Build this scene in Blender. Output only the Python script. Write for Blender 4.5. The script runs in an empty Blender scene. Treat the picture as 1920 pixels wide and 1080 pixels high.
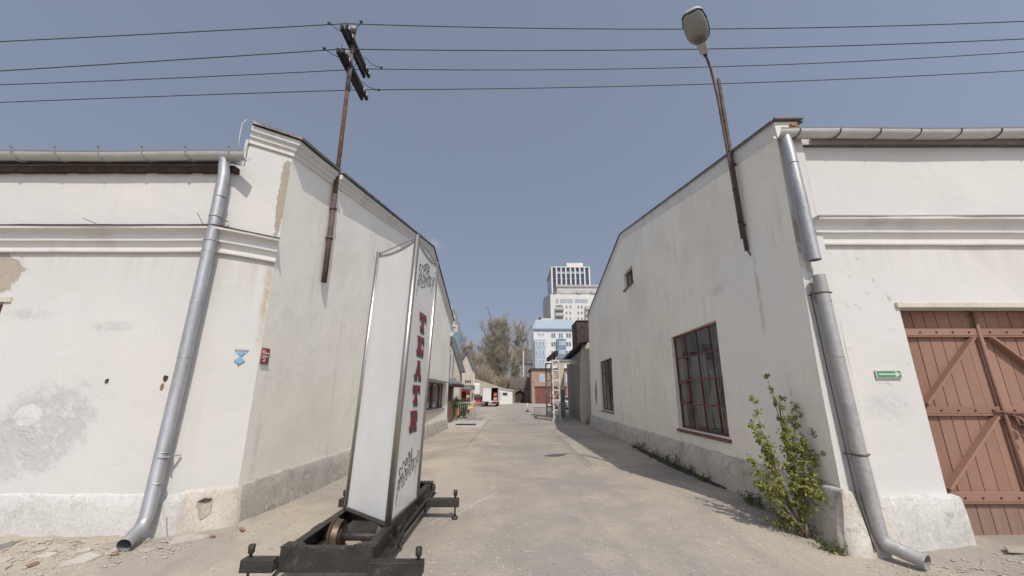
import bpy, bmesh, math, random
from mathutils import Vector, Matrix, noise
random.seed(7)
SC = bpy.context.scene
C = SC.collection
R = math.radians
# ------------------------------------------------------------------ camera, sky, sun, exposure
F, TILT, CAMH = 739.0, math.atan(200/739.0), 1.6
cam = bpy.data.cameras.new('camera'); cam.sensor_width = 36; cam.lens = F/1920*36
cam.clip_start = .05; cam.clip_end = 3000
co = bpy.data.objects.new('camera', cam); C.objects.link(co)
co.location = (0, 0, CAMH); co.rotation_euler = (math.pi/2+TILT, 0, 0); SC.camera = co
SUNV = Vector((.262, -.79, 1)).normalized()
world = bpy.data.worlds.new('World'); SC.world = world; world.use_nodes = True
wt = world.node_tree; wt.nodes.clear()
sky = wt.nodes.new('ShaderNodeTexSky'); sky.sky_type = 'NISHITA'; sky.sun_disc = False
sky.sun_elevation = math.asin(SUNV.z); sky.sun_rotation = math.atan2(SUNV.x, SUNV.y)
sky.altitude = 100; sky.air_density = 1.0; sky.dust_density = 1.0; sky.ozone_density = 2.8
wtc = wt.nodes.new('ShaderNodeTexCoord'); wsp = wt.nodes.new('ShaderNodeSeparateXYZ'); wcb = wt.nodes.new('ShaderNodeCombineXYZ')
wmz = wt.nodes.new('ShaderNodeMath'); wmz.operation = 'MULTIPLY_ADD'; wmz.inputs[1].default_value = .55; wmz.inputs[2].default_value = .42; wmz.use_clamp = True
wt.links.new(wtc.outputs['Generated'], wsp.inputs[0]); wt.links.new(wsp.outputs[2], wmz.inputs[0])
wt.links.new(wsp.outputs[0], wcb.inputs[0]); wt.links.new(wsp.outputs[1], wcb.inputs[1]); wt.links.new(wmz.outputs[0], wcb.inputs[2]); wt.links.new(wcb.outputs[0], sky.inputs[0])
hs = wt.nodes.new('ShaderNodeHueSaturation'); hs.inputs['Saturation'].default_value = .58; hs.inputs['Value'].default_value = 1
bg = wt.nodes.new('ShaderNodeBackground'); bg.inputs[1].default_value = .140
wo = wt.nodes.new('ShaderNodeOutputWorld')
# one small faint cloud low over the left roof
cdir = at0 = Vector(((812-960)/F, math.cos(TILT)-((540-457)/F)*math.sin(TILT), math.sin(TILT)+((540-457)/F)*math.cos(TILT))).normalized()
cs = wt.nodes.new('ShaderNodeVectorMath'); cs.operation = 'SUBTRACT'; cs.inputs[1].default_value = cdir; wt.links.new(wtc.outputs['Generated'], cs.inputs[0])
cm = wt.nodes.new('ShaderNodeVectorMath'); cm.operation = 'MULTIPLY'; cm.inputs[1].default_value = (30, 30, 62); wt.links.new(cs.outputs[0], cm.inputs[0])
cl_ = wt.nodes.new('ShaderNodeVectorMath'); cl_.operation = 'LENGTH'; wt.links.new(cm.outputs[0], cl_.inputs[0])
cnz = wt.nodes.new('ShaderNodeTexNoise'); cnz.inputs['Scale'].default_value = 55; cnz.inputs['Detail'].default_value = 5; wt.links.new(wtc.outputs['Generated'], cnz.inputs['Vector'])
cad = wt.nodes.new('ShaderNodeMath'); cad.operation = 'ADD'; wt.links.new(cl_.outputs['Value'], cad.inputs[0]); wt.links.new(cnz.outputs[0], cad.inputs[1])
crg = wt.nodes.new('ShaderNodeMapRange'); crg.inputs[1].default_value = 1.5; crg.inputs[2].default_value = .6; crg.inputs[3].default_value = 0; crg.inputs[4].default_value = .30; wt.links.new(cad.outputs[0], crg.inputs[0])
cmx = wt.nodes.new('ShaderNodeMix'); cmx.data_type = 'RGBA'; cmx.inputs[7].default_value = (3.6, 3.6, 3.65, 1); wt.links.new(crg.outputs[0], cmx.inputs[0]); wt.links.new(hs.outputs[0], cmx.inputs[6])
wt.links.new(sky.outputs[0], hs.inputs['Color']); wt.links.new(cmx.outputs[2], bg.inputs[0]); wt.links.new(bg.outputs[0], wo.inputs[0])
sl = bpy.data.lights.new('sun', 'SUN'); sl.energy = 2.8; sl.angle = R(.53); sl.color = (1, .95, .875)
so = bpy.data.objects.new('sun', sl); C.objects.link(so); so.location = (5, -15, 20)
so.rotation_euler = SUNV.to_track_quat('Z', 'Y').to_euler()
SC.view_settings.view_transform = 'Standard'; SC.view_settings.look = 'None'
SC.view_settings.exposure = 0.17; SC.view_settings.gamma = 1
SC.cycles.max_bounces = 6; SC.cycles.diffuse_bounces = 4; SC.cycles.caustics_reflective = False; SC.cycles.caustics_refractive = False; SC.cycles.transparent_max_bounces = 8

def at(u, v, Y):
    """the point at depth Y that a surveyed sight line meets (layout numbers only)"""
    a = (u-960)/F; b = (540-v)/F
    y = math.cos(TILT)-b*math.sin(TILT); z = math.sin(TILT)+b*math.cos(TILT)
    return Vector((a*Y/y, Y, CAMH+z*Y/y))

# ------------------------------------------------------------------ materials
class NG:
    def __init__(s, name):
        s.m = bpy.data.materials.new(name); s.m.use_nodes = True; s.t = s.m.node_tree; s.t.nodes.clear()
        s.out = s.t.nodes.new('ShaderNodeOutputMaterial'); s.b = s.t.nodes.new('ShaderNodeBsdfPrincipled')
        s.t.links.new(s.b.outputs[0], s.out.inputs[0])
    def n(s, kind, **kw):
        o = s.t.nodes.new('ShaderNode'+kind)
        for k, v in kw.items(): setattr(o, k, v)
        return o
    def set(s, sock, v):
        if hasattr(v, 'is_linked') or hasattr(v, 'links'): s.t.links.new(v, sock)
        elif isinstance(v, (tuple, list)) and sock.type == 'RGBA': sock.default_value = (*v[:3], 1)
        else: sock.default_value = v
    def pos(s): return s.n('NewGeometry').outputs['Position']
    def obj(s): return s.n('TexCoord').outputs['Object']
    def mapv(s, v, scale=(1, 1, 1), loc=(0, 0, 0)):
        o = s.n('Mapping'); s.set(o.inputs[0], v); o.inputs['Scale'].default_value = scale; o.inputs['Location'].default_value = loc
        return o.outputs[0]
    def noise(s, v, scale, detail=4, rough=.55, dist=0):
        o = s.n('TexNoise'); s.set(o.inputs['Vector'], v); o.inputs['Scale'].default_value = scale
        o.inputs['Detail'].default_value = detail; o.inputs['Roughness'].default_value = rough; o.inputs['Distortion'].default_value = dist
        return o.outputs[0]
    def vor(s, v, scale, feature='F1'):
        o = s.n('TexVoronoi', feature=feature); s.set(o.inputs['Vector'], v); o.inputs['Scale'].default_value = scale
        return o.outputs['Distance'], (o.outputs['Color'] if feature == 'F1' else None)
    def rng(s, v, a, b, c=0., d=1.):
        o = s.n('MapRange', clamp=True); s.set(o.inputs[0], v)
        for i, x in enumerate((a, b, c, d)): s.set(o.inputs[i+1], x)
        return o.outputs[0]
    def ma(s, op, a, b=0., c=0.):
        o = s.n('Math', operation=op); s.set(o.inputs[0], a); s.set(o.inputs[1], b); s.set(o.inputs[2], c); return o.outputs[0]
    def mix(s, f, a, b, mode='MIX'):
        o = s.n('Mix', data_type='RGBA', blend_type=mode); s.set(o.inputs[0], f); s.set(o.inputs[6], a); s.set(o.inputs[7], b); return o.outputs[2]
    def sep(s, v):
        o = s.n('SeparateXYZ'); s.set(o.inputs[0], v); return o.outputs
    def near(s, v, c, k=(1, 1, 1)):
        """distance from v to c, axes scaled by k"""
        o = s.n('VectorMath', operation='SUBTRACT'); s.set(o.inputs[0], v); o.inputs[1].default_value = c
        p = s.n('VectorMath', operation='MULTIPLY'); s.set(p.inputs[0], o.outputs[0]); p.inputs[1].default_value = k
        l = s.n('VectorMath', operation='LENGTH'); s.set(l.inputs[0], p.outputs[0]); return l.outputs['Value']
    def fin(s, col, rough=.8, metal=0., h=None, strength=.3, dist=.01, spec=None):
        s.set(s.b.inputs['Base Color'], col); s.set(s.b.inputs['Roughness'], rough); s.set(s.b.inputs['Metallic'], metal)
        if spec is not None: s.b.inputs['Specular IOR Level'].default_value = spec
        if h is not None:
            bp = s.n('Bump'); bp.inputs['Strength'].default_value = strength; bp.inputs['Distance'].default_value = dist
            s.set(bp.inputs['Height'], h); s.t.links.new(bp.outputs[0], s.b.inputs['Normal'])
        return s.m

def simple(name, c1, c2=None, scale=6., rough=.7, metal=0., bump=.2, bscale=None, c3=None, spec=None, stretch=(1, 1, 1), thr=(.35, .65), rr=.12):
    g = NG(name); v = g.mapv(g.obj(), stretch)
    c2 = c2 or tuple(x*.8 for x in c1)
    n1 = g.noise(v, scale, 6, .6); n2 = g.noise(v, (bscale or scale*6), 4, .6)
    col = g.mix(g.rng(n1, *thr), c1, c2)
    if c3: col = g.mix(g.rng(g.noise(v, scale*1.9, 7, .7), .56, .66), col, c3)
    col = g.mix(.12, col, g.mix(g.rng(n2, .3, .7), (.2, .2, .2), (1, 1, 1)), 'OVERLAY')
    return g.fin(col, g.rng(n1, .3, .7, max(.03, rough-rr), min(1, rough+rr)), metal, n2, bump, .01, spec)

def plaster(name, base, spots=(), chips=(), warm=(.69, .645, .58), grey=(.60, .60, .58), streak=.35, stained=.5, bands=()):
    """lime-washed render: patchy tone, drips, hair cracks and damage of its own shape at given places"""
    g = NG(name); p = g.pos()
    big = g.noise(p, .55, 4, .6); mid = g.noise(p, 2.3, 5, .6, .4); fine = g.noise(p, 38, 3, .65)
    col = g.mix(g.rng(big, .45, .75, 0, .55), base, warm)
    col = g.mix(g.rng(mid, .52, .78, 0, stained), col, grey)
    # trowelled / re-painted rectangles of slightly different white
    d, c = g.vor(g.mapv(p, (.55, .55, .8)), .9)
    col = g.mix(.045, col, g.mix(g.rng(g.sep(c)[0], .2, .8), (.3, .3, .3), (1, .98, .94)), 'OVERLAY')
    # drip streaks
    dr = g.noise(g.mapv(p, (5.5, 5.5, .32)), 1., 5, .6)
    dm = g.ma('MULTIPLY', g.rng(dr, .56, .74), g.rng(g.noise(p, .8, 3), .4, .65))
    col = g.mix(g.ma('MULTIPLY', dm, streak), col, (.50, .46, .40))
    Zc = g.sep(p)[2]
    for (zt_, ln_, amt) in bands:       # rain streaks hanging from a ledge, splash marks above the plinth
        bm_ = g.ma('MULTIPLY', g.rng(Zc, zt_-ln_, zt_), g.ma('LESS_THAN', Zc, zt_+.002))
        col = g.mix(g.ma('MULTIPLY', g.ma('MULTIPLY', bm_, g.rng(dr, .44, .62)), amt), col, (.47, .43, .37))
    h = g.ma('ADD', g.ma('MULTIPLY', mid, 1.1), g.ma('MULTIPLY', fine, .13))
    h = g.ma('ADD', h, g.ma('MULTIPLY', big, .8))
    warp = g.noise(p, 3.2, 6, .68) if spots else None
    ragn = g.rng(g.noise(p, 7, 6, .72), .36, .50) if any(q[5] > .25 for q in spots) else None
    tone = g.rng(g.noise(p, 14, 4, .7), .3, .7) if spots else None
    flk = g.rng(g.noise(p, 9.5, 4, .6), .655, .67) if chips else None
    for (cc, k, r, colr, depth, soft) in spots:
        dd = g.ma('ADD', g.near(p, cc, k), g.ma('MULTIPLY', g.ma('SUBTRACT', warp, .5), r*1.5))
        if soft < .2: dd = g.ma('ADD', dd, g.ma('MULTIPLY', g.ma('SUBTRACT', tone, .5), r*(.45 if r > .1 else 1.5)))
        mk = g.rng(dd, r, r*(1-soft), 0, 1 if depth > .06 else .7)
        if soft > .25: mk = g.ma('MULTIPLY', mk, ragn)
        col = g.mix(mk, col, g.mix(tone, colr, tuple(x*(.82 if depth > .06 else .97) for x in colr)))
        h = g.ma('SUBTRACT', h, g.ma('MULTIPLY', mk, depth))
    for (cc, k, r, colr) in chips:     # clusters of small flaked-off flecks
        zone = g.rng(g.near(p, cc, k), r, r*.35)
        fl = flk
        mk = g.ma('MULTIPLY', fl, g.rng(g.ma('MULTIPLY', zone, g.rng(g.noise(p, 2.1, 2), .35, .6)), .25, .4))
        col = g.mix(mk, col, colr); h = g.ma('SUBTRACT', h, g.ma('MULTIPLY', mk, .9))
    # hair cracks
    cd, _ = g.vor(p, .42, 'DISTANCE_TO_EDGE')
    cw = g.ma('ADD', cd, g.ma('MULTIPLY', g.ma('SUBTRACT', g.noise(p, 2.6, 5, .7), .5), .22))
    ck = g.ma('MULTIPLY', g.rng(g.ma('ABSOLUTE', cw), .0025, .0008), g.rng(g.noise(p, .45, 1), .64, .70))
    col = g.mix(g.ma('MULTIPLY', ck, .5), col, (.33, .30, .27)); h = g.ma('SUBTRACT', h, g.ma('MULTIPLY', ck, .4))
    return g.fin(col, .88, 0, h, .55, .018, .25)

def plinthmat(name, c1, c2, c3):
    g = NG(name); p = g.pos()
    n1 = g.noise(p, 1.6, 7, .65, .3); n2 = g.noise(p, 4.5, 8, .7); n3 = g.noise(p, 30, 5, .7)
    col = g.mix(g.rng(n1, .38, .62), c1, c2)
    dark = g.rng(n2, .54, .66)
    col = g.mix(g.ma('MULTIPLY', dark, .75), col, c3)
    fl = g.rng(g.noise(p, 6.0, 7, .66), .585, .605)
    col = g.mix(g.ma('MULTIPLY', fl, .55), col, (.62, .60, .56))
    col = g.mix(.25, col, g.mix(g.rng(n3, .3, .7), (.25, .25, .25), (1, 1, 1)), 'OVERLAY')
    h = g.ma('ADD', g.ma('MULTIPLY', n2, 1.), g.ma('MULTIPLY', n3, .35))
    h = g.ma('ADD', h, g.ma('MULTIPLY', fl, .35))
    return g.fin(col, .93, 0, h, .32, .02, .2)

def groundmat():
    g = NG('dusty_concrete'); p = g.pos(); X, Y, Z = g.sep(p)
    n1 = g.noise(p, .35, 6, .6, .6); n2 = g.noise(p, 1.4, 7, .62, .4); n3 = g.noise(p, 9, 6, .7); n4 = g.noise(p, 70, 4, .7)
    sand = (.425, .368, .296); grey = (.312, .28, .248); dk = (.24, .214, .19)
    # worn lane down the middle is greyer, dust gathers to the sides
    lane = g.rng(g.ma('ABSOLUTE', g.ma('SUBTRACT', X, g.ma('ADD', g.ma('MULTIPLY', n1, 1.6), .1))), 2.6, .9)
    col = g.mix(g.ma('MULTIPLY', lane, g.rng(n2, .25, .6)), sand, grey)
    col = g.mix(g.ma('MULTIPLY', g.rng(n1, .48, .66), .7), col, dk)
    col = g.mix(g.ma('MULTIPLY', g.rng(n2, .56, .74), .6), col, (.40, .353, .295))
    strk = g.noise(g.mapv(p, (1.6, .22, 1)), 1.3, 6, .62, .3)     # tyre-polished streaks along the lane
    col = g.mix(g.ma('MULTIPLY', g.rng(strk, .5, .68), .38), col, (.24, .22, .20))
    peb = g.rng(n3, .60, .68)
    col = g.mix(g.ma('MULTIPLY', peb, .35), col, (.50, .455, .395))
    sp = g.rng(g.noise(p, 24, 2, .5), .66, .70)
    col = g.mix(g.ma('MULTIPLY', sp, .75), col, (.17, .155, .14))
    sp2 = g.rng(g.noise(g.mapv(p, (1, 1, 1), (5, 9, 0)), 19, 2, .5), .66, .70)
    col = g.mix(g.ma('MULTIPLY', sp2, .7), col, (.58, .53, .46))
    scr = g.rng(g.noise(g.mapv(p, (7, .5, 1)), 1., 4, .6), .66, .72)
    col = g.mix(g.ma('MULTIPLY', scr, g.rng(n1, .45, .6, 0, .5)), col, (.60, .55, .47))
    patch = g.rng(g.noise(g.mapv(p, (.5, .28, 1), (3, 1, 0)), 1., 4, .5), .55, .58)
    col = g.mix(g.ma('MULTIPLY', patch, .45), col, (.28, .257, .238))
    # pale scuff lines dragged across the lane
    for (x0_, y0_, m_, lo, hi, wd) in ((-.45, 6.9, .39, 5.6, 7.6, .035), (-.62, 6.7, .42, 5.4, 7.1, .025)):
        dx_ = g.ma('SUBTRACT', X, g.ma('ADD', g.ma('MULTIPLY', g.ma('SUBTRACT', Y, y0_), m_), x0_))
        dx_ = g.ma('ABSOLUTE', g.ma('ADD', dx_, g.ma('MULTIPLY', g.ma('SUBTRACT', n2, .5), .18)))
        mk = g.ma('MULTIPLY', g.rng(dx_, wd, wd*.2), g.ma('MULTIPLY', g.rng(Y, lo, lo+.5), g.rng(Y, hi, hi-.6)))
        col = g.mix(g.ma('MULTIPLY', mk, g.rng(n3, .35, .6, .1, .6)), col, (.58, .52, .44))
    col = g.mix(.22, col, g.mix(g.rng(n4, .3, .7), (.2, .2, .2), (1, 1, 1)), 'OVERLAY')
    # slab joints and wandering cracks
    w = g.ma('MULTIPLY', g.ma('SUBTRACT', g.noise(p, 1.1, 7, .7), .5), .35)
    w2 = g.ma('MULTIPLY', g.ma('SUBTRACT', g.noise(p, .8, 3), .5), .05)
    w3 = g.ma('ADD', w, g.ma('MULTIPLY', g.ma('SUBTRACT', g.noise(p, 6, 5, .7), .5), .35))
    ck = None
    for (val, c0, wd, lo, hi, lim, wob) in ((X, -1.45, .022, 13.5, 26, Y, w2), (Y, 18.3, .03, -3.2, 3.2, X, w2), (Y, 13.9, .03, -3.2, 2.6, X, w2), (X, 1.75, .014, 9., 17, Y, w), (X, 1.85, .03, 10., 19, Y, w3), (Y, 26.5, .05, -4, 4, X, w2)):
        d = g.ma('ABSOLUTE', g.ma('ADD', g.ma('SUBTRACT', val, c0), wob))
        m = g.ma('MULTIPLY', g.rng(d, wd, wd*.3), g.ma('MULTIPLY', g.ma('GREATER_THAN', lim, lo), g.ma('LESS_THAN', lim, hi)))
        ck = m if ck is None else g.ma('MAXIMUM', ck, m)
    cd, _ = g.vor(p, .33, 'DISTANCE_TO_EDGE')
    ck2 = g.ma('MULTIPLY', g.rng(g.ma('ABSOLUTE', g.ma('ADD', cd, g.ma('MULTIPLY', w, .5))), .006, .002), g.rng(g.noise(p, .5, 2), .5, .56))
    ck = g.ma('MAXIMUM', ck, g.ma('MULTIPLY', ck2, .3))
    col = g.mix(g.ma('MULTIPLY', ck, .62), col, (.16, .145, .13))
    h = g.ma('ADD', g.ma('MULTIPLY', n3, .7), g.ma('ADD', g.ma('MULTIPLY', n4, .4), g.ma('MULTIPLY', n2, 1.2)))
    h = g.ma('SUBTRACT', h, g.ma('MULTIPLY', ck, .8))
    return g.fin(col, .92, 0, h, .5, .02, .2)

def glassmat(name, tint=(.05, .055, .06), rough=.05, alpha=.5):
    g = NG(name); v = g.obj()
    dirt = g.rng(g.noise(v, 3, 6, .65), .35, .75)
    tr = g.n('BsdfTransparent'); tr.inputs[0].default_value = (.85, .86, .85, 1)
    oi = g.n('ObjectInfo').outputs['Random']
    refl_tint = g.mix(g.rng(oi, .35, .75), tint, (.15, .11, .075))  # brown reflections painted in as a tint, varying per pane
    g.set(g.b.inputs['Base Color'], g.mix(dirt, refl_tint, tuple(min(1, x*3+.06) for x in tint))); g.set(g.b.inputs['Roughness'], g.rng(dirt, 0, 1, rough, rough+.12))
    g.b.inputs['IOR'].default_value = 1.5
    mx = g.n('MixShader'); g.t.links.new(tr.outputs[0], mx.inputs[1]); g.t.links.new(g.b.outputs[0], mx.inputs[2])
    g.set(mx.inputs[0], g.ma('ADD', g.rng(dirt, 0, 1, alpha, min(1, alpha+.18)), g.ma('MULTIPLY', oi, .28))); g.t.links.new(mx.outputs[0], g.out.inputs[0])
    return g.m

def paintwood(name, c, worn):
    g = NG(name); v = g.obj(); p = g.pos()
    oi = g.n('ObjectInfo').outputs['Random']
    gr = g.noise(g.mapv(v, (22, 22, 1.1)), 1.6, 6, .65); n = g.noise(p, 3.2, 6, .6); f = g.noise(p, 60, 3, .6)
    col = g.mix(g.rng(n, .35, .7), c, tuple(x*.8 for x in c))
    col = g.mix(.65, col, g.mix(oi, tuple(x*.74 for x in c), (c[0]*1.16, c[1]*1.24, c[2]*1.28)))
    low = g.rng(g.sep(p)[2], .55, .05)
    wm = g.rng(g.ma('ADD', gr, g.ma('MULTIPLY', low, .18)), .57, .70)
    col = g.mix(g.ma('MULTIPLY', wm, .8), col, worn)
    h = g.ma('ADD', gr, g.ma('MULTIPLY', f, .3))
    return g.fin(col, .72, 0, h, .4, .008, .3)

SUNLIT_WHITE = (.595, .578, .55)  # white of the sunlit walls, dimmed against the raised gable bases
M = {}
M['plaster_left'] = plaster('plaster_left', SUNLIT_WHITE, bands=((3.48, .7, .4), (4.72, .35, .3)),
    spots=[((-7.0, 5.1, 3.2), (1, 1, 1.35), .42, (.43, .37, .30), .9, .12),
           ((-5.70, 5.1, 1.22), (1, 1, .95), .56, (.555, .55, .536), .5, .32),
           ((-6.25, 5.1, .95), (1, 1, 1.2), .5, (.56, .552, .537), .4, .34),
           ((-5.95, 5.1, 1.38), (1, 1, 1.2), .16, (.69, .675, .65), .3, .2),
           ((-6.35, 5.1, 2.62), (.7, 1, 2.6), .25, (.60, .59, .57), .2, .5),
           ((-5.25, 5.1, 2.45), (.6, 1, 3), .22, (.62, .60, .57), .2, .5)],
    chips=[])
M['plaster_chamfer'] = plaster('plaster_chamfer', SUNLIT_WHITE, bands=((3.48, .9, .6),),
    spots=[((-3.535, 5.49, 4.6), (2.3, 2.3, .16), .13, (.40, .34, .27), .8, .12), ((-3.53, 5.50, 2.9), (1.6, 1.6, .13), .11, (.52, .44, .34), .1, .8)])
M['plaster_gable_left_lifted'] = plaster('plaster_gable_left_lifted', (.895, .86, .77), streak=.7, stained=.5, grey=(.72, .695, .64))  # base raised above the fronts: fill light painted into the plaster
M['plaster_right'] = plaster('plaster_right', SUNLIT_WHITE, bands=((3.58, .6, .35),),
    spots=[((4.62, 5.1, 1.45), (1, 1, 1.3), .34, (.60, .58, .56), .2, .7)],
    chips=[((4.5, 5.1, 2.4), (.8, 1, .5), .7, (.5, .47, .43))], streak=.2, stained=.4)
M['plaster_pilaster'] = plaster('plaster_pilaster', SUNLIT_WHITE, spots=[((3.9, 5.03, 3.75), (2.5, 1, .35), .14, (.40, .37, .33), .9, .4), ((3.98, 5.03, 3.1), (2.5, 1, .3), .12, (.42, .40, .36), .8, .4)])
M['plaster_gable_right_lifted'] = plaster('plaster_gable_right_lifted', (.905, .855, .745),  # shaded gable: base brightened to paint in missing fill light
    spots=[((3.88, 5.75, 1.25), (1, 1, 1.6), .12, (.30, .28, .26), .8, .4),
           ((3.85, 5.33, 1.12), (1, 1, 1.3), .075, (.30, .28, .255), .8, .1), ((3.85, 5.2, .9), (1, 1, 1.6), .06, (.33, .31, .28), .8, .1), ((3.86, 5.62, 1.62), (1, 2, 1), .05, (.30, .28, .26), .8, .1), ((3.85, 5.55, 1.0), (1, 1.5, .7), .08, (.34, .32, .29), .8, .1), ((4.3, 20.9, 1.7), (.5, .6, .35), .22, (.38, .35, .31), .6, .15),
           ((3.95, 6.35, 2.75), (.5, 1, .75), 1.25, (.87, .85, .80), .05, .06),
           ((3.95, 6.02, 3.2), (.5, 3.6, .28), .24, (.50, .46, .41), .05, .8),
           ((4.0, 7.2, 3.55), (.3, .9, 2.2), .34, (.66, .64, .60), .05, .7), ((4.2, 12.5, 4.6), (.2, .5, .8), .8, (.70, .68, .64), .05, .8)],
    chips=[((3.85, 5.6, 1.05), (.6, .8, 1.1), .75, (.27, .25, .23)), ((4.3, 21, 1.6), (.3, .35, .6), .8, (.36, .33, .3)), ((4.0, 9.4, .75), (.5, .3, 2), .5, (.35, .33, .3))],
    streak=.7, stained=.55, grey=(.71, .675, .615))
M['plinth_left'] = plinthmat('plinth_left', (.57, .553, .525), (.50, .48, .452), (.42, .40, .372))
M['plinth_corner'] = plinthmat('plinth_corner', (.56, .51, .45), (.47, .425, .37), (.36, .32, .275))
M['plinth_gable'] = plinthmat('plinth_gable', (.50, .47, .42), (.40, .37, .33), (.22, .20, .175))
M['plinth_right'] = plinthmat('plinth_right', (.55, .53, .50), (.46, .44, .415), (.34, .32, .295))
M['plinth_gable_right'] = plinthmat('plinth_gable_right', (.58, .54, .48), (.45, .41, .35), (.24, .205, .165))
M['cornice'] = plaster('cornice', (.70, .685, .65), streak=.6, stained=.7, grey=(.52, .49, .44))
M['zinc'] = simple('zinc', (.50, .50, .51), (.34, .34, .35), 4, .46, .55, .12, 30, c3=(.40, .385, .36), rr=.14, stretch=(1, 1, .35))
M['zinc_old'] = simple('zinc_old', (.42, .41, .40), (.33, .32, .31), 4, .6, .35, .25, 25, c3=(.48, .46, .43))
M['gutter'] = simple('gutter', (.50, .49, .47), (.42, .41, .39), 2.5, .55, .3, .1, 25, stretch=(.3, 1, 1))
M['flash'] = simple('flash', (.17, .165, .16), (.11, .105, .10), 5, .6, .3, .15)
M['tarboard'] = simple('tarboard', (.075, .045, .03), (.04, .026, .02), 6, .85, 0, .8, 25)
M['rust'] = simple('rust', (.15, .075, .048), (.085, .048, .035), 7, .85, .1, .5, 40, c3=(.20, .115, .08))
M['rust_dark'] = simple('rust_dark', (.055, .037, .03), (.03, .022, .02), 8, .8, .2, .5, 40, c3=(.12, .065, .045))
M['rust_grey'] = simple('rust_grey', (.16, .14, .125), (.10, .085, .075), 6, .8, .2, .4, 40)
M['rust_brown'] = simple('rust_brown', (.135, .095, .075), (.09, .065, .055), 6, .85, .1, .4, 40)
M['arm_wood'] = simple('arm_wood', (.022, .016, .014), (.012, .010, .009), 6, .85, 0, .5, 30, stretch=(1, .2, 1))
M['porcelain'] = simple('porcelain', (.34, .30, .25), (.24, .2, .17), 6, .3, 0, .05)
M['wire'] = simple('wire', (.05, .047, .045), (.03, .03, .03), 5, .6, .2, .1)
M['steel'] = simple('steel', (.46, .435, .40), (.36, .33, .30), 4, .42, .95, .06, 60, stretch=(1, 1, .15), rr=.08)
M['panel'] = simple('panel', (.70, .69, .665), (.62, .605, .575), 1.3, .3, 0, .03, 4, rr=.08, stretch=(1.6, 1.6, .4), thr=(.52, .9))
M['cart'] = simple('cart', (.030, .028, .025), (.05, .045, .038), 7, .55, .3, .35, 60, c3=(.10, .085, .065), rr=.15)
M['cart_rust'] = simple('cart_rust', (.10, .065, .04), (.05, .036, .028), 7, .7, .4, .4, 60)
M['tread'] = simple('tread', (.22, .165, .11), (.13, .095, .065), 5, .42, .8, .15, 40)
M['red_print'] = simple('red_print', (.20, .022, .03), (.17, .02, .027), 4, .45, 0, .02)
M['grey_print'] = simple('grey_print', (.07, .075, .062), (.06, .062, .055), 4, .5, 0, .02)
M['black_print'] = simple('black_print', (.012, .012, .012), None, 4, .5, 0, .02)
M['gate'] = paintwood('gate', (.30, .165, .115), (.21, .155, .122))
M['gate_iron'] = simple('gate_iron', (.29, .125, .085), (.21, .09, .062), 6, .6, .1, .2)
M['iron'] = simple('iron', (.10, .095, .09), (.06, .055, .05), 9, .45, .8, .2)
M['lintel'] = simple('lintel', (.60, .55, .47), (.50, .45, .38), 3, .85, 0, .4)
M['winred'] = simple('winred', (.18, .055, .042), (.12, .04, .032), 9, .6, 0, .25)
M['wingrey'] = simple('wingrey', (.42, .41, .38), (.30, .27, .24), 8, .7, 0, .2, c3=(.25, .12, .1))
M['glass'] = glassmat('glass', (.06, .06, .058), .02, .10)
M['glass_dark'] = glassmat('glass_dark', (.03, .034, .04), .04, .75)
M['sill'] = simple('sill', (.17, .06, .05), (.13, .075, .068), 5, .5, .1, .1)
M['board'] = simple('board', (.24, .16, .10), (.15, .10, .065), 3, .8, 0, .3, stretch=(1, 1, 4))
M['cloth'] = simple('cloth', (.62, .62, .60), (.5, .5, .49), 3, .85, 0, .1)
M['floorwood'] = simple('floorwood', (.34, .29, .23), (.25, .21, .165), 3, .8, 0, .2)
M['sign_green'] = simple('sign_green', (.06, .27, .13), (.055, .24, .115), 4, .4, 0, .02)
M['sign_cream'] = simple('sign_cream', (.66, .60, .50), (.58, .52, .43), 5, .6, 0, .05)
M['sign_blue'] = simple('sign_blue', (.20, .40, .60), (.18, .36, .55), 5, .5, 0, .02)
M['sign_white'] = simple('sign_white', (.74, .74, .73), (.66, .66, .65), 5, .5, 0, .02)
M['sign_red'] = simple('sign_red', (.36, .045, .035), (.28, .035, .03), 5, .5, 0, .03)
M['lamp_shell'] = simple('lamp_shell', (.50, .50, .48), (.40, .39, .37), 5, .55, .1, .1)
M['lamp_rim'] = simple('lamp_rim', (.03, .03, .035), None, 5, .5, .2, .1)
M['hole'] = simple('hole', (.10, .07, .045), (.04, .03, .02), 12, .95, 0, .8, 40)
M['brick'] = simple('brick', (.36, .13, .07), (.27, .10, .055), 8, .9, 0, .5, c3=(.45, .28, .19))
M['brick_dull'] = simple('brick_dull', (.30, .17, .115), (.22, .14, .10), 8, .95, 0, .5, c3=(.40, .33, .27))
M['ground_piece'] = simple('ground_piece', (.40, .355, .295), (.31, .275, .235), 3, .95, 0, .6, 20)
M['rubble'] = simple('rubble', (.46, .42, .365), (.36, .32, .275), 5, .95, 0, .8, 25)
M['kerb'] = simple('kerb', (.40, .385, .36), (.31, .295, .275), 4, .92, 0, .5, 25)
M['soil'] = simple('soil', (.06, .048, .036), (.035, .028, .022), 6, .95, 0, 1., 25)
M['grate'] = simple('grate', (.10, .085, .07), (.05, .045, .04), 6, .85, .1, .4)
M['stem'] = simple('stem', (.24, .19, .14), (.15, .11, .08), 12, .85, 0, .2)
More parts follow.
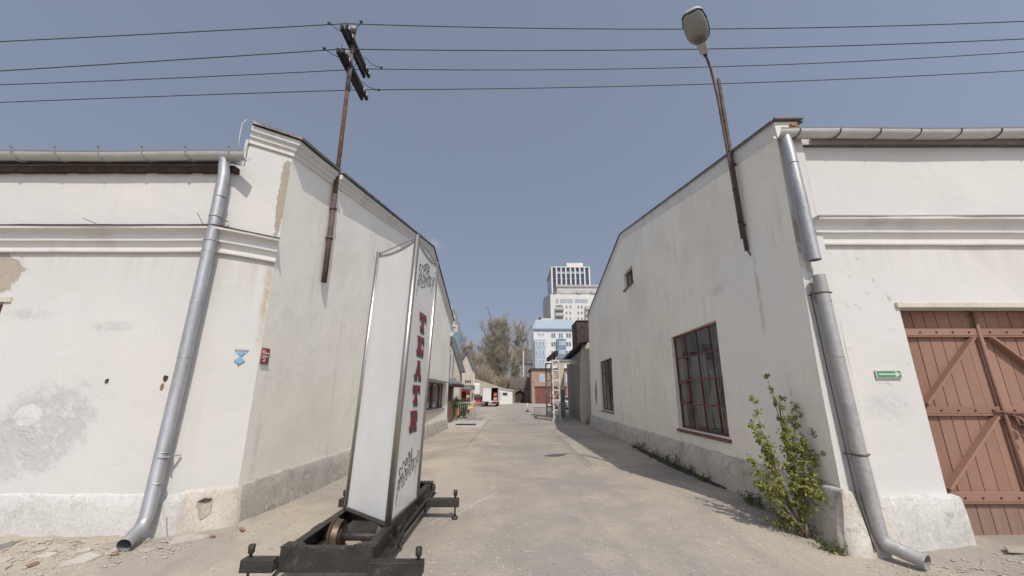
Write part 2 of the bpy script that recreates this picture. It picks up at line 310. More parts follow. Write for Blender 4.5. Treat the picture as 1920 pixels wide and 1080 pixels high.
def leafmat(name, c1, c2, trans=.35):
    g = NG(name)
    oi = g.n('NewGeometry').outputs['Random Per Island']
    col = g.mix(oi, c1, c2)
    g.fin(col, .55, 0, None, spec=.3)
    t = g.n('BsdfTranslucent'); g.set(t.inputs[0], g.mix(.3, col, (.35, .42, .05)))
    mx = g.n('MixShader'); mx.inputs[0].default_value = trans
    g.t.links.new(g.b.outputs[0], mx.inputs[1]); g.t.links.new(t.outputs[0], mx.inputs[2]); g.t.links.new(mx.outputs[0], g.out.inputs[0])
    return g.m
M['leaf_birch'] = leafmat('leaf_birch', (.135, .155, .032), (.33, .32, .085), .3)
M['leaf_weed'] = leafmat('leaf_weed', (.05, .09, .015), (.13, .17, .035), .3)
M['leaf_hedge'] = leafmat('leaf_hedge', (.05, .085, .025), (.14, .18, .05), .3)
M['leaf_willow'] = leafmat('leaf_willow', (.34, .31, .20), (.46, .42, .30), .3)
M['twig_brown'] = leafmat('twig_brown', (.36, .29, .21), (.48, .40, .30), .1)
M['twig_grey'] = leafmat('twig_grey', (.36, .32, .25), (.52, .47, .37), .15)
M['leaf_dark'] = leafmat('leaf_dark', (.03, .05, .015), (.08, .10, .03), .2)
M['bark'] = simple('bark', (.19, .16, .125), (.12, .10, .08), 3, .95, 0, .6, 14, stretch=(1, 1, .3))
M['ground'] = groundmat()
# far things
M['cream_wall'] = simple('cream_wall', (.56, .50, .42), (.46, .40, .33), .8, .9, 0, .2, 6)
M['beige_wall'] = simple('beige_wall', (.52, .455, .375), (.42, .36, .30), .9, .9, 0, .2, 6)
M['stone_wall'] = simple('stone_wall', (.22, .185, .15), (.12, .10, .085), .9, .95, 0, .8, 4, c3=(.30, .27, .23))
M['garage_brick'] = simple('garage_brick', (.36, .245, .20), (.30, .20, .16), 1.2, .9, 0, .3, 9)
M['dark_brick_shaded'] = simple('dark_brick_shaded', (.075, .05, .04), (.045, .032, .027), 2.5, .92, 0, .6, 9, c3=(.11, .075, .06))  # dark brown masonry, deepened further to paint in the wing's shade
M['pillar_brick'] = simple('pillar_brick', (.20, .125, .095), (.14, .09, .07), 4, .92, 0, .5, 15)
M['mortar'] = simple('mortar', (.30, .27, .235), None, 4, .95, 0, .3)
M['red_door'] = simple('red_door', (.20, .07, .06), (.15, .055, .048), 2, .75, 0, .2)
M['apart_white'] = simple('apart_white', (.66, .665, .66), (.60, .605, .60), .3, .85, 0, .05)
M['apart_blue'] = simple('apart_blue', (.36, .43, .52), (.33, .40, .48), .3, .6, 0, .05)
M['apart_steel'] = simple('apart_steel', (.15, .215, .29), (.13, .19, .26), .3, .4, 0, .05)
M['roof_blue'] = simple('roof_blue', (.37, .44, .49), (.34, .40, .45), .3, .5, .1, .05)
M['tower_white'] = simple('tower_white', (.64, .615, .57), (.58, .555, .51), .15, .85, 0, .05)
M['tower_grey'] = simple('tower_grey', (.45, .44, .42), (.40, .39, .37), .15, .85, 0, .05)
M['tower_glass'] = simple('tower_glass', (.035, .045, .075), (.05, .06, .095), .25, .15, .2, .02)
M['pane_blue'] = simple('pane_blue', (.30, .38, .47), (.26, .33, .42), .4, .3, 0, .02)
M['pane'] = simple('pane', (.12, .14, .165), (.22, .25, .28), .8, .12, 0, .02)
M['pane_light'] = simple('pane_light', (.36, .40, .45), (.26, .30, .35), .8, .15, 0, .02)
M['teal_glass'] = simple('teal_glass', (.16, .24, .255), (.13, .2, .22), .3, .2, 0, .02)
M['slate'] = simple('slate', (.16, .16, .165), (.11, .11, .115), 1.5, .7, 0, .3)
M['canopy'] = simple('canopy', (.24, .26, .265), (.19, .2, .205), 2, .5, .2, .1)
M['galv'] = simple('galv', (.50, .49, .46), (.40, .39, .36), 3, .5, .5, .1)
M['gantry'] = simple('gantry', (.66, .63, .55), (.56, .53, .46), 3, .7, 0, .3)
M['grey_sheet'] = simple('grey_sheet', (.30, .29, .27), (.23, .22, .205), 1.5, .85, 0, .3, stretch=(3, 3, .3))
M['pillar_cream'] = simple('pillar_cream', (.60, .52, .41), (.5, .43, .34), 2, .9, 0, .2)
M['pillar_grey'] = simple('pillar_grey', (.20, .20, .19), (.16, .16, .15), 2, .9, 0, .2)
M['truck_white'] = simple('truck_white', (.68, .66, .60), (.6, .58, .53), 1, .45, 0, .05)
M['truck_in'] = simple('truck_in', (.10, .06, .035), (.07, .042, .026), 2, .8, 0, .2)
M['black'] = simple('black', (.018, .018, .018), (.03, .03, .03), 3, .7, 0, .2)
M['crate_red'] = simple('crate_red', (.48, .06, .03), (.40, .05, .025), 2, .5, 0, .05)
M['orange'] = simple('orange', (.55, .28, .09), (.46, .23, .07), 3, .5, 0, .02)
M['car_red'] = simple('car_red', (.34, .03, .04), (.3, .028, .035), 2, .3, .1, .02)
M['car_white'] = simple('car_white', (.72, .72, .71), (.66, .66, .65), 2, .25, 0, .02)
M['slab'] = simple('slab', (.50, .465, .41), (.42, .39, .345), 1.6, .92, 0, .4, 20)

# ------------------------------------------------------------------ mesh helpers
class MB:
    def __init__(s): s.v = []; s.f = []; s.sm = []
    def add(s, vs, fs, smooth=False):
        o = len(s.v); s.v += [tuple(p) for p in vs]; s.f += [tuple(i+o for i in f) for f in fs]; s.sm += [smooth]*len(fs); return s
    def box(s, x0, x1, y0, y1, z0, z1):
        return s.add([(x, y, z) for z in (z0, z1) for y in (y0, y1) for x in (x0, x1)],
                     [(0, 2, 3, 1), (4, 5, 7, 6), (0, 1, 5, 4), (2, 6, 7, 3), (0, 4, 6, 2), (1, 3, 7, 5)])
    def obox(s, c, ax, ay, az):
        c = Vector(c); ax, ay, az = Vector(ax), Vector(ay), Vector(az)
        return s.add([c+i*ax+j*ay+k*az for k in (-1, 1) for j in (-1, 1) for i in (-1, 1)],
                     [(0, 2, 3, 1), (4, 5, 7, 6), (0, 1, 5, 4), (2, 6, 7, 3), (0, 4, 6, 2), (1, 3, 7, 5)])
    def bar(s, a, b, w, t, up=(0, 0, 1)):
        a, b = Vector(a), Vector(b); d = (b-a); u = Vector(up); sd = d.cross(u)
        if sd.length < 1e-6: sd = d.cross(Vector((1, 0, 0)))
        sd.normalize(); n = sd.cross(d).normalized()
        return s.obox((a+b)/2, d/2, sd*w/2, n*t/2)
    def tube(s, pts, r, n=8, caps=True, smooth=True):
        pts = [Vector(p) for p in pts]; rs = r if isinstance(r, (list, tuple)) else [r]*len(pts)
        ref = Vector((0, 0, 1)); d0 = (pts[-1]-pts[0]).normalized()
        if abs(d0.z) > .9: ref = Vector((0, 1, 0))
        vs = []
        for i, p in enumerate(pts):
            d = (pts[min(i+1, len(pts)-1)]-pts[max(i-1, 0)]).normalized()
            a = d.cross(ref).normalized(); b = a.cross(d)
            vs += [p+rs[i]*(math.cos(2*math.pi*k/n)*a+math.sin(2*math.pi*k/n)*b) for k in range(n)]
        fs = [(i*n+k, i*n+(k+1) % n, (i+1)*n+(k+1) % n, (i+1)*n+k) for i in range(len(pts)-1) for k in range(n)]
        s.add(vs, fs, smooth)
        if caps:
            m = len(s.v)-len(vs)
            s.f += [tuple(m+k for k in range(n))[::-1], tuple(m+(len(pts)-1)*n+k for k in range(n))]; s.sm += [False, False]
        return s
    def poly(s, pts, d):
        """ngon pts extruded by vector d"""
        pts = [Vector(p) for p in pts]; d = Vector(d); n = len(pts)
        return s.add(pts+[p+d for p in pts], [tuple(range(n))[::-1], tuple(range(n, 2*n))]+[(i, (i+1) % n, n+(i+1) % n, n+i) for i in range(n)])
    def sweep(s, path, outs, prof, closed=True, smooth=False):
        """profile (out, up) carried along path; outs = outward vector at each path point"""
        m = len(prof); vs = [Vector(p)+Vector(o)*q[0]+Vector((0, 0, q[1])) for p, o in zip(path, outs) for q in prof]
        k = m if closed else m-1
        fs = [(i*m+j, i*m+(j+1) % m, (i+1)*m+(j+1) % m, (i+1)*m+j) for i in range(len(path)-1) for j in range(k)]
        if closed: fs += [tuple(range(m))[::-1], tuple((len(path)-1)*m+j for j in range(m))]
        return s.add(vs, fs, smooth)
    def jit(s, amp, freq=1.5):
        s.v = [tuple(Vector(p)+noise.noise_vector(Vector(p)*freq)*amp) for p in s.v]; return s
    def build(s, name, m, parent=None, bevel=0):
        off = Vector(parent.get('_o', (0, 0, 0))) if parent else Vector((0, 0, 0))
        me = bpy.data.meshes.new(name); me.from_pydata([tuple(Vector(p)-off) for p in s.v], [], s.f)
        me.polygons.foreach_set('use_smooth', s.sm); me.update()
        bm = bmesh.new(); bm.from_mesh(me); bmesh.ops.recalc_face_normals(bm, faces=bm.faces); bm.to_mesh(me); bm.free()
        me.materials.append(M[m] if isinstance(m, str) else m)
        o = bpy.data.objects.new(name, me); C.objects.link(o)
        if bevel:
            b = o.modifiers.new('bevel', 'BEVEL'); b.width = bevel; b.segments = 2; b.limit_method = 'ANGLE'
        if parent:
            o.parent = parent; o['_o'] = tuple(off)
        return o

def tag(o, label, cat, group=None, kind=None):
    if label: o['label'] = label
    if cat: o['category'] = cat
    if group: o['group'] = group
    if kind: o['kind'] = kind
    return o
def thing(name, loc, label, cat, group=None):
    o = bpy.data.objects.new(name, None); C.objects.link(o); o.location = loc; o['_o'] = tuple(loc); o.empty_display_size = .2
    return tag(o, label, cat, group)
def solo(mb, name, m, label, cat, group=None, bevel=0):
    """a one-mesh thing with its origin at its base"""
    xs = [p[0] for p in mb.v]; ys = [p[1] for p in mb.v]; zs = [p[2] for p in mb.v]
    c = Vector(((min(xs)+max(xs))/2, (min(ys)+max(ys))/2, min(zs)))
    mb.v = [tuple(Vector(p)-c) for p in mb.v]; o = mb.build(name, m, None, bevel); o.location = c
    return tag(o, label, cat, group)
def share(src, name, parent, loc):
    """another copy of a piece (same mesh data) at a local place"""
    o = src.copy(); C.objects.link(o); o.parent = parent; o.location = loc; o.name = name; return o

def sheet(mb, P, s0, s1, z0, tops, holes=(), ds=.3, dz=.3, amp=.006, depth=.2, inward=None):
    """wall sheet: P(s,z)->point; tops=[(s,z)] outline of the upper edge; rectangular holes (s0,s1,z0,z1) with reveals"""
    def top(s):
        for (a, ta), (b, tb) in zip(tops, tops[1:]):
            if s <= b+1e-9: return ta+(tb-ta)*(s-a)/(b-a)
        return tops[-1][1]
    def levels(a, b, step, keys):
        ks = sorted({round(k, 4) for k in [a, b]+[k for k in keys if a < k < b]}); out = []
        for p, q in zip(ks, ks[1:]):
            n = max(1, round((q-p)/step)); out += [p+(q-p)*i/n for i in range(n)]
        return out+[b]
    ss = levels(s0, s1, ds, [h[i] for h in holes for i in (0, 1)]+[t[0] for t in tops])
    zs = levels(z0, max(t[1] for t in tops), dz, [h[i] for h in holes for i in (2, 3)])
    idx = {}; vs = []; fs = []
    def vid(s, z):
        k = (round(s, 4), round(z, 4))
        if k not in idx:
            p = Vector(P(s, z)); p = p+noise.noise_vector(p*.9)*amp+noise.noise_vector(p*3.1+Vector((7, 3, 1)))*amp*.4
            idx[k] = len(vs); vs.append(p)
        return idx[k]
    for a, b in zip(ss, ss[1:]):
        ta, tb = top(a), top(b)
        for c, d in zip(zs, zs[1:]):
            if any(h[0]-1e-6 < (a+b)/2 < h[1] and h[2] < (c+d)/2 < h[3] for h in holes): continue
            q = []
            for (s, z) in ((a, min(c, ta)), (b, min(c, tb)), (b, min(d, tb)), (a, min(d, ta))):
                i = vid(s, z)
                if i not in q: q.append(i)
            if len(q) > 2: fs.append(tuple(q))
    mb.add(vs, fs, True)
    if inward is not None:
        iw = Vector(inward)*depth
        for (a, b, c, d) in holes:
            sub = MB()
            ring = [P(a, c), P(b, c), P(b, d), P(a, d)]; ring = [Vector(p) for p in ring]
            mb.add(ring+[p+iw for p in ring], [(i, (i+1) % 4, 4+(i+1) % 4, 4+i) for i in range(4) if not (i == 0 and c < .01)])
    return mb

# ------------------------------------------------------------------ ground
def axis(lo, hi, parts):
    out = []
    for a, b, st in parts:
        n = max(1, round((b-a)/st)); out += [a+(b-a)*i/n for i in range(n)]
    return [lo]+out+[parts[-1][1], hi]
gx = axis(-900, 900, [(-60, -14, 8), (-14, -8, .6), (-8, 8, .12), (8, 14, .6), (14, 60, 8)])
gy = axis(-700, 1500, [(-40, -4, 6), (-4, 1.5, .5), (1.5, 9, .11), (9, 24, .3), (24, 60, 1.2), (60, 200, 15)])
def gz(x, y):
    if y > 60 or abs(x) > 14 or y < -4: return 0.
    z = noise.noise(Vector((x*.35, y*.35, 0)))*.018+noise.noise(Vector((x*1.7, y*1.7, 3)))*.007
    rub = max(0, 1-abs(y-5.0)/.75)*max(0, min(1, (-3.3-x)/.5))        # rubble ridge at the foot of the left front
    rub = max(rub, .9*max(0, 1-abs(x+3.45)/.5)*max(0, min(1, (6.6-y)/.8))*max(0, min(1, (y-4.6)/.4)))
    rub2 = max(0, 1-abs(y-4.75)/.6)*max(0, min(1, (x-4.3)/.4))
    z -= .12*math.exp(-((x-4.0)/1.1)**2-((y-4.7)/1.2)**2)
    if rub > 0: z += rub*(.03+.05*max(0, noise.noise(Vector((x*5, y*5, 9)))+.2))
    if rub2 > 0: z += rub2*(.015+.045*max(0, noise.noise(Vector((x*5, y*5, 19)))))
    return z
mb = MB(); nx = len(gx)
mb.add([(x, y, gz(x, y)) for y in gy for x in gx], [(j*nx+i, j*nx+i+1, (j+1)*nx+i+1, (j+1)*nx+i) for j in range(len(gy)-1) for i in range(nx-1)], True)
tag(mb.build('ground', 'ground'), None, None, kind='structure')

def half_gutter(mb, x0, x1, y, z, r):
    n = 14; prof = []
    for k in range(n+1):
        a = math.pi*k/n; prof.append((math.cos(a)*r, -math.sin(a)*r))
    prof = [(r+.012, .012)]+prof
    inner = [(p[0]*.94, p[1]*.94) for p in prof[1:]][::-1]
    prof = prof+inner
    path = [(x0+(x1-x0)*i/24, y, z+.008*math.sin(i*.9)) for i in range(25)]
    return mb.sweep(path, [(0, -1, 0)]*25, prof)
def gutter_bracket(x, y, z, r, dx, tab=True):
    mb = MB(); pts = []
    for k in range(13):
        a = math.pi*k/12; pts.append((x+dx*(.5-.5*math.cos(a)), y-math.cos(a)*(r+.006), z-math.sin(a)*(r+.006)))
    for i in range(12): mb.bar(pts[i], pts[i+1], .022, .006, (1, .001, 0))
    if tab: mb.bar(pts[0], (x, y-r-.01, z+.06), .022, .006, (0, 1, 0)); mb.bar((x, y-r-.01, z+.06), (x, y-r-.05, z+.065), .022, .006, (0, 0, 1))
    return mb
def clamp(mb, p, r, w=.022):
    p = Vector(p); n = 14
    mb.tube([p-Vector((0, 0, w/2)), p+Vector((0, 0, w/2))], r, n)
    return mb

CORN = [(0, 0), (.05, 0), (.055, .028), (.04, .036), (.045, .075), (.07, .12), (.075, .135), (.105, .14), (.11, .165), (.085, .175), (.095, .235), (.13, .27), (.20, .285), (.205, .315), (.0, .34)]
LEDGE = [(0, .343), (.215, .318), (.218, .33), (0, .355)]
def miter(path):
    """outward vectors (to the right of travel) for a flat polyline"""
    outs = []
    for i, p in enumerate(path):
        ns = []
        for a, b in ((i-1, i), (i, i+1)):
            if a >= 0 and b < len(path):
                d = Vector((path[b][0]-path[a][0], path[b][1]-path[a][1], 0)).normalized(); ns.append(Vector((d.y, -d.x, 0)))
        n = sum(ns, Vector()).normalized(); outs.append(n/max(.4, n.dot(ns[0])))
    return outs
def densify(path, step=.35):
    out = [Vector(path[0])]
    for a, b in zip(path, path[1:]):
        a, b = Vector(a), Vector(b); n = max(1, round((b-a).length/step)); out += [a+(b-a)*i/n for i in range(1, n+1)]
    return out

def plank_gate(parent_name, parent, x0, x1, xc, y, z0, z1, rails, seed):
    """double-leaf ledged gate: each board, ledge, brace and bolt is its own piece"""
    rnd = random.Random(seed); off = Vector(parent['_o'])
    g = MB().box(x0, x1, y+.05, y+.08, z0, z1).build('gate', 'gate', parent)
    protos = []
    for k in range(4):
        w = .148+.006*k; protos.append((MB().obox((0, 0, (z1-z0)/2), (w/2, 0, 0), (0, .016, 0), (0, 0, (z1-z0)/2)).build('plank', 'gate', None, .004), w))
    used = set(); x = x0+.004
    while x < x1-.03:
        k = rnd.randrange(4); src, w = protos[k]
        if x+w > x1: break
        o = src if k not in used else src.copy()
        if k in used: C.objects.link(o)
        used.add(k); o.parent = g; o.name = 'plank'
        o.location = Vector((x+w/2, y+.03+rnd.uniform(-.004, .004), z0+rnd.uniform(-.006, .004)))-off
        o.rotation_euler = (0, 0, rnd.uniform(-.012, .012)); x += w+rnd.uniform(.005, .010)
    for k in range(4):
        if k not in used: bpy.data.objects.remove(protos[k][0])
    for (lx0, lx1) in ((x0+.01, xc-.03), (xc+.03, x1-.01)):
        for (ra, rb) in rails:
            MB().box(lx0, lx1, y-.032, y+.012, ra, rb).build('ledge', 'gate', g, .006)
            lip = MB().box(lx0, lx1, y-.036, y-.02, ra-.02, ra-.003).build('rail_lip', 'gate', g, .003)
            for q in range(5):
                bx = lx0+(lx1-lx0)*(q+.5)/5
                MB().tube([(bx, y-.03, ra+.045), (bx, y-.042, ra+.045)], .011, 8).build('bolt', 'rust_dark', g)
    for (mir) in (1, -1):
        xa = x0+.05 if mir == 1 else x1-.05
        xb = xc-.06 if mir == 1 else xc+.06
        for (ra, rb) in ((rails[1][1], rails[0][0]), (rails[2][1], rails[1][0])):
            MB().bar((xa+mir*.1, y-.012, ra+.03), (xb-mir*.06, y-.012, rb-.03), .03, .135, (0, 1, 0)).build('brace', 'gate', g, .006)
    pst = MB().tube([(xc, y-.03, z0+.02), (xc, y-.03, z1-.02)], .024, 10).build('meeting_post', 'gate', g)
    return g

def timber(u): return u
# ------------------------------------------------------------------ left building
LB = thing('white_building', (-3.5, 5.52, 0), 'long whitewashed brick building left of the lane with cut-off corner and gutter', 'building')
LX = lambda y, off=0.: -3.5+.02*(y-5.52)+off
LG = lambda s, z: (LX(s), s, z)
LTOP = [(5.52, 5.42), (15.0, 7.30), (20.4, 5.33)]
C0, C1 = Vector((-4.08, 5.1, 0)), Vector((-3.5, 5.52, 0))
mb = sheet(MB(), lambda s, z: (s, 5.1, z), -14, -4.08, 0, [(-14, 4.86), (-4.08, 4.86)], [(-9.2, -6.74, 0, 2.78)], inward=(0, 1, 0), depth=.18)
mb.build('front_wall', 'plaster_left', LB)
cl = (C1-C0).length; cd = (C1-C0).normalized()
sheet(MB(), lambda s, z: C0+cd*s+Vector((0, 0, z)), 0, cl, 0, [(0, 4.86), (.135, 4.87), (.14, 5.42), (cl, 5.42)], ds=.12, dz=.15, amp=.008).build('corner_wall', 'plaster_chamfer', LB)
sheet(MB(), LG, 5.52, 20.4, 0, LTOP, [(13.2, 19.45, 1.0, 2.12)], inward=(-1, 0, 0), depth=.25).build('gable_wall', 'plaster_gable_left_lifted', LB)
mb = MB().poly([(-4.08, 5.3, 4.8), (-4.08, 5.3, 5.42), (-4.08, 14.9, 7.3), (-4.08, 20.4, 5.33), (-4.08, 20.4, 4.8)], (-.05, 0, 0))
mb.build('parapet_back', 'plaster_left', LB); MB().box(-14, -3.25, 20.4, 20.6, 0, 5.2).build('rear_wall', 'plaster_left', LB); MB().box(-14.2, -14, 5.1, 20.6, 0, 4.9).build('end_wall', 'plaster_left', LB)
mb = MB()
for (ya, za, yb, zb) in ((4.98, 4.84, 15, 6.9), (15, 6.9, 20.7, 4.95)):
    mb.poly([(-14.2, ya, za), (-4.14, ya, za), (-4.14, yb, zb), (-14.2, yb, zb)], (0, 0, .07))
mb.build('roof', 'slate', LB)
# plinth (battered, rough)
def plinth(path, ztop, out_top, out_bot, name, m, parent, amp=.02, step=.16, cap=False):
    P = densify([Vector((a, b, 0)) for a, b in path], step); O = miter(P)
    prof = [(out_bot, -.22), (out_bot-.003, .08), ((out_bot+out_top)/2, .3), (out_top, ztop-.03), (out_top-.014, ztop-.004), (-.02, ztop+.006)]
    mb = MB().sweep(P, O, prof, False, True)
    if cap: mb.add([P[-1]+O[-1]*a+Vector((0, 0, b)) for a, b in prof]+[P[-1]-O[-1]*.02+Vector((0, 0, -.22))], [tuple(range(len(prof)+1))])
    return mb.jit(amp, 2.7).build(name, m, parent)
plinth([(-14, 5.1), (-9.22, 5.1)], .48, .018, .035, 'plinth', 'plinth_left', LB)
plinth([(-6.72, 5.1), (-4.10, 5.1), (-3.93, 5.21)], .48, .018, .035, 'plinth', 'plinth_left', LB)
plinth([(-3.94, 5.205), (-3.5, 5.52), (-3.49, 5.6)], .49, .03, .055, 'plinth', M['plinth_corner'], LB)
plinth([(LX(5.58), 5.58), (LX(20.4), 20.4)], .5, .035, .07, 'plinth', 'plinth_gable', LB)
# string course with sheet-metal ledge, returning on the cut corner
path = densify([Vector((-14, 5.1, 3.48)), Vector((-4.08, 5.1, 3.48)), Vector((-3.5, 5.52, 3.48))]); outs = miter(path)
MB().sweep(path, outs, CORN).jit(.006, 2).build('string_course', 'cornice', LB)
MB().sweep(path, outs, LEDGE).jit(.012, 1.6).build('ledge_flashing', 'rust_grey', LB)
# rake cornice on top of the cut corner and gable
RAKE = [(0, -.02), (.03, -.02), (.035, .04), (.07, .07), (.075, .12), (.12, .15), (.125, .23), (0, .25)]
RP = [C0+cd*.13+Vector((0, 0, 5.28)), Vector((-3.5, 5.52, 5.28)), Vector((LX(15), 15, 7.14)), Vector((LX(20.6), 20.6, 5.1))]
path = densify(RP, .5); outs = miter(path)
def cut(lo, hi):
    """stretch of the rake between two depths along the gable"""
    def pt(y):
        for k in range(len(path)-1):
            if path[k].y <= y <= path[k+1].y:
                f = (y-path[k].y)/(path[k+1].y-path[k].y); return path[k].lerp(path[k+1], f), outs[k+1] if path[k].y > 5.5 else outs[k].lerp(outs[k+1], f)
        return path[-1], outs[-1]
    P_ = [(p, o) for p, o in zip(path, outs) if lo < p.y < hi]
    if lo > 5: P_ = [pt(lo)]+P_
    if hi < 20: P_ = P_+[pt(hi)]
    return [p for p, _ in P_], [o for _, o in P_]
for lo, hi in ((0, 6.78), (6.93, 30)):
    p_, o_ = cut(lo, hi)
    MB().sweep(p_, o_, RAKE).jit(.006, 1.7).build('rake_cornice', 'cornice', LB)
    MB().sweep(p_, o_, [(-.35, .262), (.16, .262), (.165, .235), (.172, .235), (.17, .285), (-.35, .29)]).build('verge_flashing', 'flash', LB)
# gutter, brackets, downpipe
gt = half_gutter(MB(), -14, -3.78, 4.93, 4.90, .085).build('gutter', 'gutter', LB)
for k in range(13):
    x = -3.98-.61*k
    gutter_bracket(x, 4.93, 4.90, .085, .05).build('gutter_bracket', 'zinc_old', gt)
mb = MB()
for k in range(60):
    x0 = -13.9+k*.165; mb.box(x0, x0+.168, 5.02, 5.14, 4.70+.02*noise.noise(Vector((x0*7, 0, 0))), 4.79)
mb.jit(.008, 5).build('eaves_board', 'tarboard', LB)
px = -4.07
mb = MB().tube([(px-.02, 4.93, 4.86), (px-.02, 4.95, 4.74), (px, 4.955, 4.6), (px+.015, 4.955, 3.7), (px, 4.955, 2), (px-.03, 4.945, .28), (px-.02, 4.88, .17), (px+.03, 4.66, .085)], [.06, .068, .071, .072, .072, .072, .072, .068], 18, False)
dp = mb.build('downpipe', 'zinc', LB)
for z in (4.25, 3.45, 2.75, 2.05, .62, .95): clamp(MB(), (px+.006*(z-2), 4.955, z), .0755, .010).build('pipe_seam', 'zinc', dp)
for z in (3.95, 3.60, .90):
    mb = clamp(MB(), (px+.006*(z-2), 4.955, z), .079, .018); mb.bar((px+.06, 5.0, z), (px+.07, 5.12, z), .02, .01); mb.tube([(px+.072, 4.93, z), (px+.09, 4.92, z)], .008, 6)
    mb.build('pipe_clamp', 'zinc_old', dp)
MB().tube([(px+.11, 4.96, .42), (px+.2, 4.9, .2), (px+.32, 4.86, .06), (px+.45, 4.85, .03)], .006, 6).build('earthing_wire', 'gutter', LB)
MB().tube([at(446, 290, 5.05), at(449, 258, 5.05), at(454, 232, 5.05), at(462, 225, 5.08), at(474, 228, 5.15)], .007, 6).build('lightning_wire', 'gutter', LB)
for (x, z, dx, dz) in ((-5.62, 3.83, -.22, .09), (-4.2, 3.83, -.1, .17)): MB().tube([(x, 4.95, z), (x+dx, 4.93, z+dz)], .004, 5).build('bent_nail', 'rust_dark', LB)
plank_gate('gate', LB, -9.2, -6.74, -7.97, 5.24, .02, 2.78, [(2.36, 2.455), (1.363, 1.454), (.354, .465)], 3)
MB().box(-9.3, -6.64, 5.075, 5.13, 2.785, 2.85).build('lintel', 'lintel', LB)
# shop window strip near the far end of the gable
ws = MB()
for y in (13.2, 15.28, 17.36, 19.40): ws.box(LX(y)-.16, LX(y)-.10, y, y+.05, 1.0, 2.12)
ws.box(LX(16)-.18, LX(16)-.09, 13.2, 19.45, 1.0, 1.06); ws.box(LX(16)-.18, LX(16)-.09, 13.2, 19.45, 2.06, 2.12)
w = ws.build('shop_window', 'slate', LB)
for k in range(3): MB().box(LX(16)-.15, LX(16)-.145, 13.26+2.08*k, 15.26+2.08*k, 1.06, 2.06).build('pane', 'glass_dark', w)
MB().box(LX(16)-.2, LX(16)+.10, 13.1, 19.55, .94, .99).build('window_sill', 'zinc_old', LB)
mb = MB().poly([(LX(16), 13.0, 2.26), (LX(16)+.34, 13.0, 2.16), (LX(16)+.34, 13.0, 2.12), (LX(16), 13.0, 2.2)], (0, 6.75, 0)); mb.build('canopy', 'canopy', LB)
for k in range(7): MB().tube([(LX(16)+.36, 13.4+k, 2.17), (LX(16)+.36, 13.46+k, 2.17)], .03, 8).build('spotlight', 'galv', LB)
for (x, y, z, n) in ((-3.28, 16.1, 1.62, 1), (-3.28, 17.2, 1.5, 1), (-3.28, 18.3, 1.6, 1)): MB().box(x-.35, x-.3, y, y+.5, z-.35, z+.3).build('red_display', 'red_door', LB)
# damage: holes with broken edges
def hole(x, y, z, w, h, seed, face=(0, -1)):
    rnd = random.Random(seed); mb = MB(); n = 11; pts = []
    for k in range(n):
        a = 2*math.pi*k/n; r = rnd.uniform(.6, 1.05); pts.append((math.cos(a)*r*w, math.sin(a)*r*h))
    fx, fy = face; tx, ty = -fy, fx
    rim = [(x+tx*p[0]+fx*.007, y+ty*p[0]+fy*.007, z+p[1]) for p in pts]; inn = [(x+tx*p[0]*.6+fx*.002, y+ty*p[0]*.6+fy*.002, z+p[1]*.6+.1*h) for p in pts]
    rim2 = [(x+tx*p[0]*1.2, y+ty*p[0]*1.2, z+p[1]*1.2) for p in pts]
    mb.add(rim2+rim+inn, [(k, (k+1) % n, n+(k+1) % n, n+k) for k in range(n)]+[(n+k, n+(k+1) % n, 2*n+(k+1) % n, 2*n+k) for k in range(n)]+[tuple(range(2*n, 3*n))])
    return mb
hole(-5.10, 5.094, 1.765, .022, .032, 1).build('plaster_hole', 'hole', LB)
hole(-4.37, 5.094, 1.80, .028, .045, 2).build('plaster_hole', 'hole', LB)
hole(-4.39, 5.094, 1.70, .022, .045, 12).build('plaster_hole', 'brick_dull', LB)
q = C0+cd*(cl*.56); hole(q.x+.03, q.y-.04, .28, .075, .12, 5, (cd.y, -cd.x)).build('plinth_hole_with_shade', 'rubble', LB)
hole(q.x+.03+.012*cd.y, q.y-.04-.012*cd.x, .365, .07, .022, 8, (cd.y, -cd.x)).build('plinth_hole_with_shade', 'hole', LB)  # dark strip painting the shade under the niche's top edge

# ------------------------------------------------------------------ right building
RB = thing('white_building', (3.8, 5.03, 0), 'long whitewashed building right of the lane with red-framed windows in its gable', 'building')
RXY = lambda y, z=0., off=0.: 3.80+.03*(y-5.03)+.02*z-off
RG = lambda s, z: (RXY(s, z), s, z)
RTOP = [(5.03, 5.50), (14.2, 7.60), (22.6, 6.05)]
WIN = [(7.5, 9.9, .85, 2.99), (16.9, 19.5, .92, 3.14), (12.95, 14.15, 5.36, 5.94)]
sheet(MB(), RG, 5.03, 22.6, 0, RTOP, WIN, inward=(1, 0, 0), depth=.24).build('gable_wall', 'plaster_gable_right_lifted', RB)
sheet(MB(), lambda s, z: (s+(.02*z if s < 4 else 0), 5.03, z), 3.80, 4.24, 0, [(3.8, 5.5), (4.24, 5.5)], ds=.08, dz=.12, amp=.010).build('corner_pilaster', 'plaster_pilaster', RB)
sheet(MB(), lambda s, z: (s, 5.1, z), 4.24, 14, 0, [(4.24, 5.28), (14, 5.28)], [(5.116, 7.40, 0, 2.70)], inward=(0, 1, 0), depth=.16).build('front_wall', 'plaster_right', RB)
mb = MB().box(4.6, 14, 22.4, 22.6, 0, 6); MB().box(14, 14.2, 5.1, 22.6, 0, 5.3).build('end_wall', 'plaster_right', RB); mb.build('rear_wall', 'plaster_right', RB); MB().box(4.24, 4.26, 5.03, 5.1, 0, 5.5).build('pilaster_return', 'plaster_right', RB)
mb = MB()
